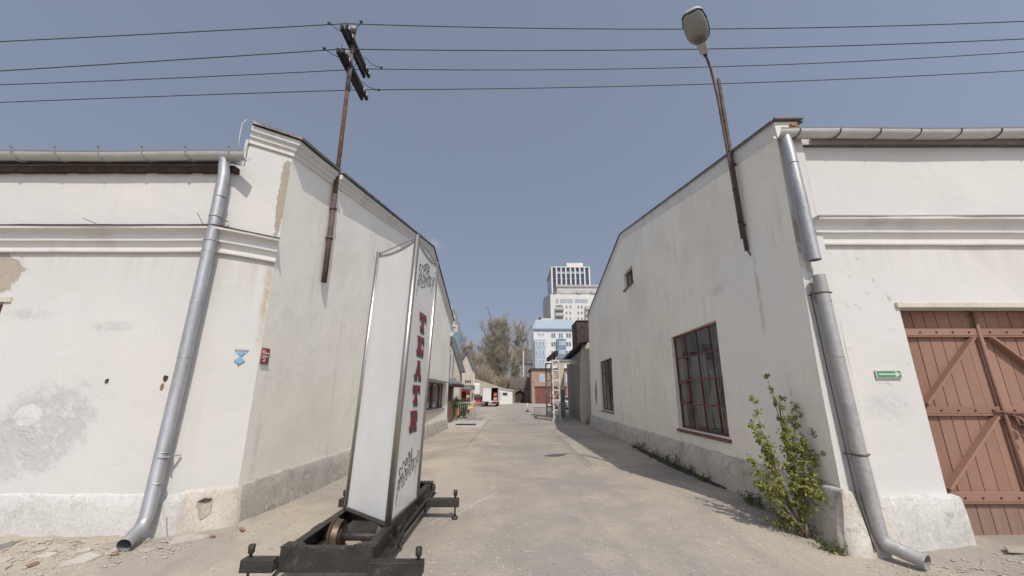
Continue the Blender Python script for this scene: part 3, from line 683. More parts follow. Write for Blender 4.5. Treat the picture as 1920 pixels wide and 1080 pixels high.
for (ya, za, yb, zb) in ((4.95, 5.25, 9.5, 6.258), (12.2, 6.857, 14.2, 7.3), (14.2, 7.3, 22.8, 5.75)):  # front slope left open for a strip, to let daylight inside
    mb.poly([(4.45, ya, za), (14.2, ya, za), (14.2, yb, zb), (4.45, yb, zb)], (0, 0, .07))
mb.build('roof', 'slate', RB)
MB().poly([(4.45, 9.4, 6.29), (14.2, 9.4, 6.29), (14.2, 12.3, 6.93), (4.45, 12.3, 6.93)], (0, 0, .01)).build('added_skylight', 'glass', RB)  # unseen glazing added to brighten the room behind the panes
MB().box(4.3, 13.9, 5.4, 22.3, .012, .03).build('floor', 'floorwood', RB)
# parapet top: bedding band and flashing, broken brick at the front end
path = densify([Vector((RXY(y, z), y, z)) for y, z in ((4.99, 5.50), (14.2, 7.61), (22.8, 6.05))], .4)
outs = [Vector((-1, 0, 0))]*len(path)
MB().sweep(path, outs, [(-.3, -.27), (.010, -.27), (.02, -.255), (.034, .0), (-.3, .0)]).jit(.010, 2.4).build('verge_band', 'cornice', RB)
MB().sweep(path, outs, [(-.42, .002), (.065, .002), (.065, -.02), (.072, -.02), (.072, .025), (-.42, .03)]).jit(.006, 2).build('verge_flashing', 'flash', RB)
mb = MB().box(3.86, 4.28, 4.93, 5.1, 5.515, 5.54); mb.build('verge_flashing', 'flash', RB)
for k, (x, z, w) in enumerate(((4.14, 5.42, .1), (4.17, 5.36, .08), (4.13, 5.31, .09))):
    MB().box(x-w/2, x+w/2, 4.94, 5.03, z-.026, z+.026).jit(.012, 9).build('brick', 'brick', RB)
plinth([(4.12, 5.1), (5.17, 5.1)], .465, .085, .12, 'plinth', 'plinth_right', RB, .014, .16, True)
plinth([(RXY(5.06), 5.06), (3.81, 5.03), (4.16, 5.03), (4.18, 5.1)], .53, .04, .14, 'plinth', 'plinth_gable_right', RB, .02, .09)
plinth([(RXY(22.6), 22.6), (RXY(4.93)-.02, 4.93)], .545, .035, .09, 'plinth', 'plinth_gable_right', RB, .02, .2)
path = densify([Vector((4.16, 5.1, 3.585)), Vector((14, 5.1, 3.585))]); outs = miter(path)
MB().sweep(path, outs, [(a, b*1.1) for a, b in CORN]).jit(.007, 2).build('string_course', 'cornice', RB)
MB().sweep(path, outs, [(a, b*1.1) for a, b in LEDGE]).jit(.008, 1.6).build('ledge_flashing', 'gutter', RB)
gt = half_gutter(MB(), 3.84, 14, 4.93, 5.27, .09).build('gutter', 'gutter', RB)
for k in range(16):
    gutter_bracket(4.12+.575*k, 4.93, 5.27, .09, -.09, False).build('gutter_bracket', 'rust_grey', gt)
MB().box(4.26, 14, 5.06, 5.14, 5.135, 5.16).jit(.006, 4).build('eaves_board', 'rust_grey', RB)
def rp(z): return 4.04-.016*z
up = MB().tube([(rp(5.2), 4.93, 5.2), (rp(5), 4.92, 5.02), (rp(4), 4.91, 4.2), (rp(3.3), 4.91, 3.32)], [.06, .068, .070, .070], 18, False).build('downpipe', 'zinc', RB)
MB().tube([(rp(3.3), 4.91, 3.35), (rp(3.3), 4.91, 3.31)], .0725, 18, False).build('pipe_seam', 'zinc', up)
for z in (4.75, 4.05): clamp(MB(), (rp(z), 4.912, z), .073, .009).build('pipe_seam', 'zinc', up)
lw = MB().tube([(rp(3)-.005, 4.905, 3.1), (rp(2), 4.91, 2), (rp(1), 4.91, 1), (rp(0), 4.89, .13), (4.06, 4.85, .03), (4.19, 4.56, -.035)], [.073, .073, .073, .073, .074, .07], 18, False).build('downpipe', 'zinc_old', RB)
for z in (2.75, 2.05, .5): clamp(MB(), (rp(z), 4.908, z), .076, .009).build('pipe_seam', 'zinc_old', lw)
for z in (2.86, .93):
    mb = clamp(MB(), (rp(z), 4.908, z), .080, .022); mb.bar((rp(z)-.08, 4.95, z), (rp(z)-.09, 5.04, z), .02, .012); mb.tube([(rp(z)+.075, 4.9, z), (rp(z)+.105, 4.89, z+.005)], .012, 6)
    mb.build('pipe_clamp', 'rust_grey', lw)
MB().tube([(rp(2.8)-.095, 4.985, 2.9), (rp(2)-.095, 4.985, 1.8), (rp(1)-.095, 4.96, .5), (rp(0)-.09, 4.88, -.05)], .006, 6).build('earthing_wire', 'rust_dark', RB)
MB().box(5.07, 7.47, 5.06, 5.14, 2.705, 2.775).jit(.006, 3).build('lintel', 'lintel', RB, .006)
gate = plank_gate('gate', RB, 5.116, 7.40, 6.24, 5.27, -.03, 2.70, [(2.36, 2.455), (1.363, 1.454), (.354, .465)], 5)
# hasp, hanging chain and padlock on the meeting post
MB().bar((6.10, 5.21, 1.40), (6.48, 5.205, 1.375), .012, .03, (0, 1, 0)).build('hasp', 'gate_iron', gate)
for k in range(6):
    a = 6.29+.012*math.sin(k); z = 1.36-.022*k
    MB().tube([(a+.014*math.cos(t*math.pi/4)+.006*k, 5.19-.004*k+(.008 if k % 2 else 0)*math.sin(t*math.pi/4), z+.017*math.sin(t*math.pi/4)) for t in range(9)], .0045, 5, False).build('chain_link', 'gate_iron', gate)
mb = MB().box(6.34, 6.415, 5.165, 5.195, 1.195, 1.245); mb.build('padlock', 'iron', gate, .008)
MB().tube([(6.355+.045*(k/8), 5.18, 1.245+.035*math.sin(math.pi*k/8)) for k in range(9)], .006, 6).build('padlock_shackle', 'iron', gate)
MB().tube([(6.33, 5.21, 1.12), (6.37, 5.2, 1.05)], .012, 6).build('keeper', 'gate_iron', gate)

def steel_window(parent, y0, y1, z0, z1, cols, rows, frame, sill=True, dep=.13, seed=1):
    """steel sash in the gable: frame, every glazing bar and every pane"""
    rnd = random.Random(seed)
    xx = lambda y, z: RXY((y0+y1)/2, (z0+z1)/2)+dep
    w = MB()
    t = .035
    for (a, b, c, d) in ((y0, y1, z0, z0+t), (y0, y1, z1-t, z1), (y0, y0+t, z0, z1), (y1-t, y1, z0, z1)):
        ym, zm = (a+b)/2, (c+d)/2; w.box(xx(ym, zm)-.02, xx(ym, zm)+.02, a, b, c, d)
    w = w.build('window', frame, parent)
    for i in range(1, cols):
        y = y0+(y1-y0)*i/cols; MB().box(xx(y, (z0+z1)/2)-.018, xx(y, (z0+z1)/2)+.018, y-.013, y+.013, z0+t, z1-t).build('glazing_bar', frame, w)
    for j in range(1, rows):
        z = z0+(z1-z0)*j/rows; MB().box(xx((y0+y1)/2, z)-.021, xx((y0+y1)/2, z)+.021, y0+t, y1-t, z-.013, z+.013).build('glazing_bar', frame, w)
    for i in range(cols):
        for j in range(rows):
            ya, yb = y0+(y1-y0)*i/cols+.005, y0+(y1-y0)*(i+1)/cols-.005; za, zb = z0+(z1-z0)*j/rows+.005, z0+(z1-z0)*(j+1)/rows-.005
            e = [rnd.uniform(-.004, .004) for _ in range(3)]
            MB().add([(xx((y0+y1)/2, (z0+z1)/2)+e[0], ya, za), (xx((y0+y1)/2, (z0+z1)/2)+e[1], yb, za), (xx((y0+y1)/2, (z0+z1)/2)+e[2], yb, zb), (xx((y0+y1)/2, (z0+z1)/2)+e[0]-e[1]+e[2], ya, zb)], [(0, 1, 2, 3)]).build('pane', 'glass', w)
    if sill:
        x = RXY((y0+y1)/2, z0)
        MB().poly([(x-.075, y0-.06, z0-.03), (x+.13, y0-.06, z0+.02), (x+.13, y0-.06, z0-.03), (x-.06, y0-.06, z0-.085), (x-.075, y0-.06, z0-.085)], (.03*(y1-y0+.12), y1-y0+.12, 0)).build('window_sill', 'sill', w)
    return w
bw = steel_window(RB, *WIN[0], 4, 4, 'winred', seed=2)
y0, y1, z0, z1 = WIN[0]
xx = RXY((y0+y1)/2, (z0+z1)/2)+.13
for i in range(3): MB().box(xx+.04, xx+.07, y0+(y1-y0)*(i+1)/4-.035, y0+(y1-y0)*(i+1)/4-.012, z0, z1).build('inner_bar', 'wingrey', bw)
fr = MB(); ya, yb, za, zb = y1-.59, y1-.03, z0+.555, z0+1.05
for (a, b, c, d) in ((ya, yb, za, za+.05), (ya, yb, zb-.05, zb), (ya, ya+.05, za, zb), (yb-.05, yb, za, zb)): fr.box(xx-.032, xx-.022, a, b, c, d)
fr.build('vent_sash', 'winred', bw)
steel_window(RB, *WIN[1], 4, 4, 'winred', seed=4)
steel_window(RB, *WIN[2], 2, 1, 'winred', True, .14, 6)
# what can be made out behind the panes
cu = MB(); ny = 22
cu.add([(4.24+.05*math.sin(i*1.3)+.02*math.sin(j*.7), 8.15+.022*i*(1+.10*math.sin(j*.5))+.08*math.sin(j*.25), .95+.09*j) for j in range(14) for i in range(ny)],
       [(j*ny+i, j*ny+i+1, (j+1)*ny+i+1, (j+1)*ny+i) for j in range(13) for i in range(ny-1)], True)
tag(cu.build('curtain', 'cloth'), 'white curtain hanging behind the near red-framed window', 'curtain')
mb = MB()
for k in range(3): mb.box(5.6, 6.2, 7.2+k*1.0, 8.1+k*1.0, .03, .75+.25*k)
solo(mb.jit(.02, 2), 'workbench', 'board', 'brown wooden bench inside behind the near red-framed window', 'workbench')
mb = MB()
for y in (6.5, 8.2, 10.0, 12.): MB().box(4.75, 13, y, y+.18, 2.6, 2.85).build('ceiling_beam', 'board', RB)
MB().box(4.42, 4.45, 9.15, 9.95, .9, 2.5).build('pale_board', 'cloth', RB); MB().box(4.9, 4.95, 7.3, 8.6, .9, 2.2).build('brown_board', 'board', RB); MB().bar((4.6, 8.2, 2.0), (5.0, 9.6, 2.5), .08, .2).build('stored_beam', 'board', RB)
mb = MB().box(4.32, 4.7, 7.6, 9.4, .78, .83); mb.box(4.35, 4.4, 7.7, 7.75, .03, .78); mb.box(4.35, 4.4, 9.2, 9.25, .03, .78); mb.build('window_shelf', 'cloth', RB)

# ------------------------------------------------------------------ wall signs
t = thing('direction_sign', (4.72, 5.09, 1.8), 'small green plate with a pale arrow pointing right, beside the brown gate', 'sign')
ax0, ax1, az0, az1 = 4.585, 4.905, 1.797, 1.90
MB().box(ax0, ax1, 5.072, 5.088, az0, az1).build('plate', 'sign_cream', t, .003)
MB().box(ax0+.012, ax1-.012, 5.068, 5.0715, az0+.011, az1-.011).build('field', 'sign_green', t)
zc = (az0+az1)/2
MB().poly([(ax0+.03, 5.067, zc-.008), (ax1-.075, 5.067, zc-.008), (ax1-.095, 5.067, zc-.03), (ax1-.068, 5.067, zc-.03), (ax1-.022, 5.067, zc), (ax1-.068, 5.067, zc+.03), (ax1-.095, 5.067, zc+.03), (ax1-.075, 5.067, zc+.008), (ax0+.03, 5.067, zc+.008)], (0, -.002, 0)).build('arrow', 'sign_cream', t)
cn = Vector((cd.y, -cd.x, 0))
def CH(s, z, off): return C0+cd*s+cn*off+Vector((0, 0, z))
t = thing('trail_mark', CH(.5, 2.0, .015), 'small blue triangle over a blue diamond, fixed to the cut corner', 'sign')
sc_ = .50
MB().poly([CH(sc_-.055, 2.165, .016), CH(sc_+.055, 2.165, .016), CH(sc_, 2.10, .016)], cn*.004).build('triangle', 'sign_blue', t)
MB().poly([CH(sc_-.07, 2.045, .016), CH(sc_, 2.095, .016), CH(sc_+.06, 2.045, .016), CH(sc_-.005, 1.995, .016)], cn*.004).build('diamond', 'sign_blue', t)
MB().poly([CH(sc_-.08, 2.205, .016), CH(sc_+.08, 2.205, .016), CH(sc_+.08, 2.195, .016), CH(sc_-.08, 2.195, .016)], cn*.006).build('top_bar', 'lintel', t)
for (a, z) in ((-.07, 2.175), (.062, 2.175), (-.01, 1.985)): MB().tube([CH(sc_+a, z, .01), CH(sc_+a, z, .022)], .006, 6).build('screw', 'rust_dark', t)
t = thing('hydrant_sign', (LX(5.6)+.012, 5.6, 2.03), 'small red plate with white letters on the alley wall by the corner', 'sign')
ly = lambda y, z, o: (LX(y)+.012+o, y, z)
MB().poly([ly(5.535, 2.035, 0), ly(5.705, 2.035, 0), ly(5.705, 2.235, 0), ly(5.535, 2.235, 0)], (.006, 0, 0)).build('plate', 'sign_red', t)
MB().poly([ly(5.528, 2.015, 0), ly(5.712, 2.015, 0), ly(5.712, 2.03, 0), ly(5.528, 2.03, 0)], (.012, 0, 0)).build('bottom_strip', 'rust_grey', t)
def glyph(rects, name='letter'):
    mb = MB()
    for k, (a, b, c, d) in enumerate(rects): mb.poly([ly(a, c, .0065), ly(b, c, .0065), ly(b, d, .0065), ly(a, d, .0065)], (.0015+.0002*k, 0, 0))
    mb.build(name, 'sign_white', t)
glyph([(5.552, 5.564, 2.150, 2.215), (5.585, 5.597, 2.150, 2.215), (5.564, 5.585, 2.176, 2.188)])
glyph([(5.61, 5.645, 2.150, 2.162), (5.61, 5.645, 2.170, 2.180)]); glyph([(5.655, 5.69, 2.155, 2.175)])
glyph([(5.55, 5.68, 2.115, 2.130), (5.612, 5.626, 2.050, 2.1149)]); glyph([(5.555, 5.59, 2.085, 2.105)]); glyph([(5.57, 5.61, 2.048, 2.062)])

# ------------------------------------------------------------------ wire pole on the left gable
PX, PY = -3.405, 6.85
PT = at(663, 52, PY).z
t = thing('wire_pole', (PX, PY, 3.6), 'rusty iron pole with two dark crossarms, clamped to the left gable wall', 'pole')
MB().tube([(PX, PY, 4.9), (PX-.02, PY, 7), (PX-.045, PY, PT)], [.043, .040, .036], 12).build('pole', 'rust', t)
MB().tube([(PX+.004, PY, 3.56), (PX, PY, 5.32)], .048, 12).build('sleeve', 'rust_brown', t)
MB().tube([(PX-.022, PY, 7.7), (PX-.036, PY, 8.6)], .047, 12).build('upper_sleeve', 'rust_grey', t)
for z in (4.42, 5.02):
    mb = clamp(MB(), (PX, PY, z), .062, .05); mb.bar((PX, PY, z), (LX(PY)-.02, PY, z), .02, .03); mb.build('pole_clamp', 'rust_grey', t)
AX = -3.475
WIRE_AT = []
for (z, y0, y1) in ((at(648, 52, 6.5).z, 6.46, 7.78), (at(642, 97, 6.5).z, 6.44, 7.80)):
    for dx in (-.055, .055): MB().box(AX+dx-.03, AX+dx+.03, y0, y1, z-.075, z+.04).build('crossarm', 'arm_wood', t, .008)
    mb = clamp(MB(), (PX-.04, PY, z), .052, .10); mb.build('arm_clamp', 'rust_dark', t)
    for y in (6.53, 6.72, 7.55, 7.72):
        mb = MB().tube([(AX+.02, y, z+.03), (AX+.02, y, z+.06), (AX+.02, y, z+.075), (AX+.02, y, z+.12), (AX+.02, y, z+.13)], [.012, .012, .032, .030, .012], 10); mb.build('insulator', 'porcelain', t)
        MB().tube([(AX+.087, y-.03, z-.06), (AX+.092, y-.03, z+.035)], .012, 8).build('bolt', 'galv', t)
    MB().tube([(AX, y0+.05, z+.03), (AX, y0+.05, z+.17)], .006, 5).build('pin', 'rust_dark', t)
MB().tube([at(662, 52, 6.8), at(664, 58, 6.8)], .06, 12).build('pole_cap', 'porcelain', t)
def jump(a, b, c): MB().tube([a, (Vector(a)+Vector(b)*2+Vector(c))/4+Vector((0, 0, -.03)), c], .008, 5).build('jumper_wire', 'wire', t)
jump(at(617, 44, 6.5), at(632, 50, 6.5), at(647, 64, 6.55)); jump(at(608, 91, 6.5), at(625, 100, 6.5), at(641, 110, 6.55))
jump(at(678, 42, 6.5), at(668, 48, 6.6), at(668, 56, 6.7)); jump(at(714, 127, 7.75), at(700, 122, 7.75), at(683, 107, 7.7))
jump(at(709, 169, 7.75), at(690, 162, 7.75), at(677, 152, 7.7)); jump(at(655, 169, 7.7), at(660, 162, 7.7), at(662, 155, 7.6)); jump(at(664, 127, 7.7), at(668, 118, 7.7), at(669, 112, 7.6))
for (u, v, y) in ((617, 44, 6.5), (608, 91, 6.5), (677, 41, 6.5), (715, 127, 7.75), (710, 169, 7.75)):
    p = at(u, v, y)
    for k in (-1, 0, 1): MB().box(p.x+k*.022-.006, p.x+k*.022+.006, p.y-.016, p.y+.016, p.z-.02, p.z+.03).build('wire_clip', 'wire', t)
def qfit(pts, x):
    (a, A), (b, B), (c, Cc) = pts
    return A*(x-b)*(x-c)/((a-b)*(a-c))+B*(x-a)*(x-c)/((b-a)*(b-c))+Cc*(x-a)*(x-b)/((c-a)*(c-b))
for (Y, lpts, rpts, lab) in (
    (6.5, [(-10.53, 8.609), (-7.07, 8.829), (-3.45, 9.075)], [(-3.45, 9.075), (3.77, 8.935), (10.7, 9.137)], 'topmost overhead wire, strung from the near end of the upper crossarm'),
    (6.5, [(-10.28, 7.874), (-6.91, 8.137), (-3.45, 8.418)], [(-3.45, 8.418), (3.7, 8.415), (10.55, 8.677)], 'second overhead wire from the top, on the near end of the lower crossarm'),
    (7.75, [(-12.12, 8.681), (-8.12, 8.87), (-3.5, 9.14)], [(-3.5, 9.14), (4.35, 9.185), (12.45, 9.649)], 'third overhead wire from the top, on the far end of the upper crossarm'),
    (7.75, [(-11.95, 8.186), (-8.0, 8.365), (-3.5, 8.54)], [(-3.5, 8.54), (4.3, 8.69), (12.26, 9.096)], 'lowest overhead wire, on the far end of the lower crossarm')):
    pts = [(-18+14.5*i/14, Y, qfit(lpts, -18+14.5*i/14)) for i in range(15)]
    pts = [p for p in pts if p[0] < -3.55]+[(-3.47, Y, lpts[2][1])]+[(-3.3+23*i/24, Y, qfit(rpts, -3.3+23*i/24)) for i in range(25)]
    o = solo(MB().tube(pts, .0095, 6), 'overhead_wire', 'wire', lab, 'wire', 'overhead wires across the lane')

# ------------------------------------------------------------------ street lamp on the right gable
b0, b1 = at(1400, 470, 6.12), at(1347, 148, 6.12)
t = thing('street_lamp', b0, 'old street lamp with dirty glass bowl on a rusty bar clamped to the right gable', 'street lamp')
mb = MB(); x, y = b0.x, b0.y
mb.box(x-.022, x+.026, y-.02, y+.022, b0.z, b1.z)
mb.build('wall_bar', 'rust_brown', t)
base, tip = Vector((3.41, 5.70, 7.47)), Vector((2.99, 5.31, 7.97))
base = at(1321, 99, 5.85); tip = base+Vector((-.52, -.66, .20))
pts = [(x-.055, y-.02, 4.1), (x-.055, y-.02, 5.2), tuple(at(1347, 190, 6.08)), tuple(at(1338, 150, 6.06)), tuple(at(1332, 127, 6.02)), tuple(at(1326, 111, 5.94)), tuple(base)]
MB().tube(pts, [.022, .022, .022, .022, .022, .022, .022], 10).build('arm_pipe', 'rust_brown', t)
for z in (4.4, 5.0, 5.75, 6.4): clamp(MB(), (x-.055, y-.025, z), .03, .03).build('pipe_clip', 'rust_dark', t)
for z in (4.35, 5.5):
    MB().bar((x, y, z), (RXY(y, z)+.02, y, z), .05, .03).build('wall_bracket', 'rust_dark', t)
MB().tube([(x-.02, y-.03, b0.z+.2), (x, y-.03, b0.z-.02), (x+.04, y-.03, b0.z-.1), (x+.07, y-.02, b0.z-.14)], .012, 6).build('cable_end', 'black', t)
A = (tip-base).normalized(); dn = (Vector((-.1, 0, -1))-A*Vector((-.1, 0, -1)).dot(A)).normalized(); sd = A.cross(dn)
L = (tip-base).length
def ring(tt, hw, hd, up, n=20, e=.62, half=None):
    out = []
    for k in range(n):
        a = 2*math.pi*k/n; c, s_ = math.cos(a), math.sin(a)
        cx = math.copysign(abs(c)**e, c)*hw; cz = math.copysign(abs(s_)**e, s_)
        cz = cz*(hd if cz > 0 else up)
        out.append(base+A*tt*L+sd*cx+dn*cz)
    return out
def loft(rings):
    n = len(rings[0]); mb = MB(); mb.add([p for r in rings for p in r], [(i*n+k, i*n+(k+1) % n, (i+1)*n+(k+1) % n, (i+1)*n+k) for i in range(len(rings)-1) for k in range(n)]+[tuple(range(n)), tuple((len(rings)-1)*n+k for k in range(n))], True); return mb
loft([ring(.0, .062, .035, .035), ring(.03, .075, .045, .045), ring(.24, .08, .05, .06), ring(.27, .085, .04, .07)]).build('ballast_box', 'lamp_shell', t)
loft([ring(.26, .08, .012, .06), ring(.32, .15, .012, .085), ring(.45, .185, .012, .10), ring(.75, .19, .012, .10), ring(.95, .155, .012, .075), ring(1.0, .10, .012, .05), ring(1.01, .05, .01, .03)]).build('shell', 'lamp_shell', t)
loft([ring(.27, .10, .028, -.012), ring(.34, .158, .028, -.012), ring(.46, .192, .028, -.012), ring(.75, .197, .028, -.012), ring(.93, .165, .028, -.012), ring(.985, .12, .028, -.012)]).build('rim', 'lamp_rim', t)
g = NG('lamp_glass'); v = g.pos()
dirt = g.rng(g.ma('ADD', g.near(v, tuple(base+A*.42*L+dn*.06), (5, 5, 5)), g.ma('MULTIPLY', g.noise(v, 14, 5, .65), .7)), 1.05, .55)
M['lamp_glass'] = g.fin(g.mix(dirt, (.25, .245, .235), (.11, .08, .06)), .16, 0, g.noise(v, 9, 3), .1, .01)
loft([ring(.28, .09, .035, -.027), ring(.36, .150, .075, -.027), ring(.48, .18, .105, -.027), ring(.72, .185, .105, -.027), ring(.90, .155, .07, -.027), ring(.965, .11, .04, -.027)]).build('glass_bowl', 'lamp_glass', t)
MB().tube([base-A*.06, base+A*.02], .035, 10).build('arm_socket', 'black', t)

# ------------------------------------------------------------------ rail cart
t = thing('rail_cart', (-1.61, 5.2, 0), 'black steel rail trolley with jack arms parked on the lane', 'cart')
XL, XR, YF, YB, Z0, Z1 = -2.0, -1.235, 3.92, 6.66, .13, .30
for (x, s) in ((XL, 1), (XR, -1)):
    mb = MB().box(x-.006, x+.006, YF, YB, Z0, Z1); mb.box(min(x, x+s*.075), max(x, x+s*.075), YF, YB, Z1-.011, Z1+.001) if s == 1 else mb.box(x-.075, x, YF, YB, Z1-.011, Z1+.001)
    mb.box(min(x, x+s*.075), max(x, x+s*.075), YF, YB, Z0-.001, Z0+.011); mb.build('side_beam', 'cart', t, .003)
    mb = MB().box(x-s*.05-.03, x-s*.05+.03, YF+.02, YB-.02, Z0+.02, Z0+.032); mb.build('outer_flange', 'cart', t)
for (y, s) in ((YF, 1), (YB, -1)):
    mb = MB().box(XL-.02, XR+.02, y-.006, y+.006, Z0-.01, Z1+.004); mb.box(XL-.02, XR+.02, min(y, y+s*.08), max(y, y+s*.08), Z1-.008, Z1+.005); mb.build('end_beam', 'cart', t, .003)
for (x, y, sx, sy) in ((XL, YF, 1, 1), (XR, YF, -1, 1), (XL, YB, 1, -1), (XR, YB, -1, -1)):
    MB().poly([(x-sx*.03, y, Z1+.006), (x+sx*.22, y, Z1+.006), (x+sx*.10, y+sy*.14, Z1+.006), (x-sx*.03, y+sy*.14, Z1+.006)], (0, 0, .008)).build('gusset', 'cart', t)
    for k in range(3): MB().tube([(x+sx*(.05+.05*k), y+sy*.035, Z1+.012), (x+sx*(.05+.05*k), y+sy*.035, Z1+.024)], .01, 6).build('rivet', 'cart', t)
for y in (5.3, 6.25):
    MB().box(XL+.01, XR-.01, y, y+.012, Z0+.01, Z1-.015).build('cross_member', 'cart', t)
MB().poly([(-1.95, 5.10, Z1+.004), (-1.30, 4.50, Z1+.004), (-1.24, 4.56, Z1+.004), (-1.22, 5.66, Z1+.004), (-1.93, 5.25, Z1+.004)], (0, 0, .01)).build('sign_bed', 'cart', t)
for y in (4.66, 5.95):
    ax = MB().tube([(XL+.02, y, .17), (XR-.02, y, .17)], .042, 12).build('axle', 'cart', t)
    for (x, s) in ((XL+.17, 1), (XR-.10, -1)):
        prof = [(.0, .05), (.02, .075), (.022, .11), (.0, .13), (-.01, .148), (.055, .155), (.062, .172), (.085, .172), (.088, .14), (.06, .125), (.06, .075), (.075, .05)]
        n = 28; mb = MB(); m = len(prof)
        mb.add([(x-s*a+s*.04, y+math.cos(2*math.pi*k/n)*r, .172+math.sin(2*math.pi*k/n)*r) for k in range(n) for a, r in prof], [(k*m+i, ((k+1) % n)*m+i, ((k+1) % n)*m+(i+1) % m, k*m+(i+1) % m) for k in range(n) for i in range(m)], False)
        w = mb.build('wheel', 'cart_rust', t)
        mb = MB(); pr2 = [(-.008, .1495), (.052, .1565)]
        mb.add([(x-s*a+s*.04, y+math.cos(2*math.pi*k/n)*r, .172+math.sin(2*math.pi*k/n)*r) for k in range(n) for a, r in pr2], [(k*2, ((k+1) % n)*2, ((k+1) % n)*2+1, k*2+1) for k in range(n)], True); mb.build('tread', 'tread', w)
        MB().tube([(x-.05, y, .17), (x+.05, y, .17)], .066, 14).build('hub', 'cart', w)
    for (x, s) in ((XL-.045, -1), (XR+.045, 1)):
        MB().poly([(x, y-.10, Z1-.03), (x, y+.10, Z1-.03), (x, y+.06, .12), (x, y, .055), (x, y-.06, .12)], (s*.025, 0, 0)).build('axle_guard', 'cart', t, .006)
        MB().tube([(x, y, .17), (x+s*.05, y, .17)], .05, 12).build('axle_box', 'cart', t)
MB().tube([(XR+.075, YF-.05, .05), (XR+.085, 4.3, .16), (XR+.085, 4.72, .225), (XR+.085, 5.4, .235), (XR+.085, 6.05, .225), (XR+.075, 6.5, .25)], .017, 8).build('brake_rod', 'cart', t)
for y in (4.35, 4.58, 4.86, 5.4, 5.9, 6.2): MB().bar((XR+.05, y, Z1-.02), (XR+.085, y, .19), .02, .012, (0, 1, 0)).build('rod_hanger', 'cart', t)
MB().tube([(XR+.01, YB-.02, .22), (XR+.05, YB-.02, .22)], .055, 14).build('end_pulley', 'cart_rust', t)
for (x0, x1, y0, xj) in ((-2.30, -2.02, 3.87, -2.245), (-1.20, -.745, 3.81, -.79), (-2.32, -2.02, 5.88, -2.26), (-1.17, -.715, 5.88, -.765)):
    MB().box(x0, x1, y0-.05, y0+.05, .15, .25).build('jack_arm', 'cart', t, .006)
    j = MB().tube([(xj, y0, .03), (xj, y0, .29)], .011, 8).build('jack_screw', 'iron', t)
    MB().tube([(xj, y0, .255), (xj, y0, .275), (xj, y0, .29), (xj, y0, .345), (xj, y0, .352)], [.012, .014, .027, .029, .022], 8).build('jack_handle', 'cart', j)
    MB().tube([(xj, y0, gz(xj, y0)-.005), (xj, y0, .03)], .04, 10).build('jack_foot', 'iron', j)
MB().bar((XL-.06, 3.84, .05), (XL+.02, 3.95, .19), .05, .012).build('brake_shoe', 'cart', t)

# ------------------------------------------------------------------ three-sided sign tower on the cart
t = thing('sign_tower', (-1.5, 5.1, .315), 'tall white three-sided theatre sign with steel posts, standing on the rail trolley', 'sign')
PC, PR, PL = Vector((-1.28, 4.56, 0)), Vector((-1.23, 5.61, 0)), Vector((-1.96, 5.17, 0))
ZB, ZT, LEAN = .315, 3.47, .033
def lean(p, z): return Vector((p.x+LEAN*(z-.3), p.y, z))
for (p, r) in ((PC, .034), (PR, .028), (PL, .028)):
    MB().tube([lean(p, ZB), lean(p, ZT+.03)], r, 16).build('post', 'steel', t)
    o = MB().tube([lean(p, ZT+.03), lean(p, ZT+.045)], [r*1.05, r*.8], 16); o.build('post_cap', 'steel', t)
def face(A_, B_, f, z, off):
    d = (B_-A_); n = Vector((d.y, -d.x, 0)).normalized(); q = A_+d*f+n*off
    return lean(q, z)
for (A_, B_) in ((PC, PR), (PL, PC), (PR, PL)):
    mb = MB(); nf = 16; fs_ = [.022+.956*i/nf for i in range(nf+1)]
    tp = lambda f: ZT-.01-.055*4*f*(1-f)
    for off in (0, -.012): mb.add([face(A_, B_, f, z, off) for f in fs_ for z in (ZB+.012, tp(f))], [(2*i, 2*i+2, 2*i+3, 2*i+1) for i in range(nf)], True)
    mb.build('panel', 'panel', t)
    mb = MB().sweep([face(A_, B_, f, tp(f), .0) for f in fs_], [(B_-A_).cross(Vector((0, 0, 1))).normalized()]*(nf+1), [(-.018, -.008), (.008, -.008), (.008, .012), (-.018, .012)]); mb.build('top_rail', 'steel', t)
    MB().tube([lean(A_, ZT+.015), lean(B_, ZT+.015)], .008, 8).build('tie_rod', 'steel', t)
    MB().sweep([face(A_, B_, f, ZB+.004, .004) for f in fs_], [(B_-A_).cross(Vector((0, 0, 1))).normalized()]*(nf+1), [(-.02, -.008), (.012, -.008), (.012, .012), (-.02, .012)]).build('bottom_rail', 'steel', t)
mb = MB().add([face(PC, PR, f, ZT-.12, -.02) for f in (0, .25, .5, .75)]+[face(PR, PL, f, ZT-.12, -.02) for f in (0, .25, .5, .75)]+[face(PL, PC, f, ZT-.12, -.02) for f in (0, .25, .5, .75)], [tuple(range(12))]); mb.build('top_cover', 'panel', t)
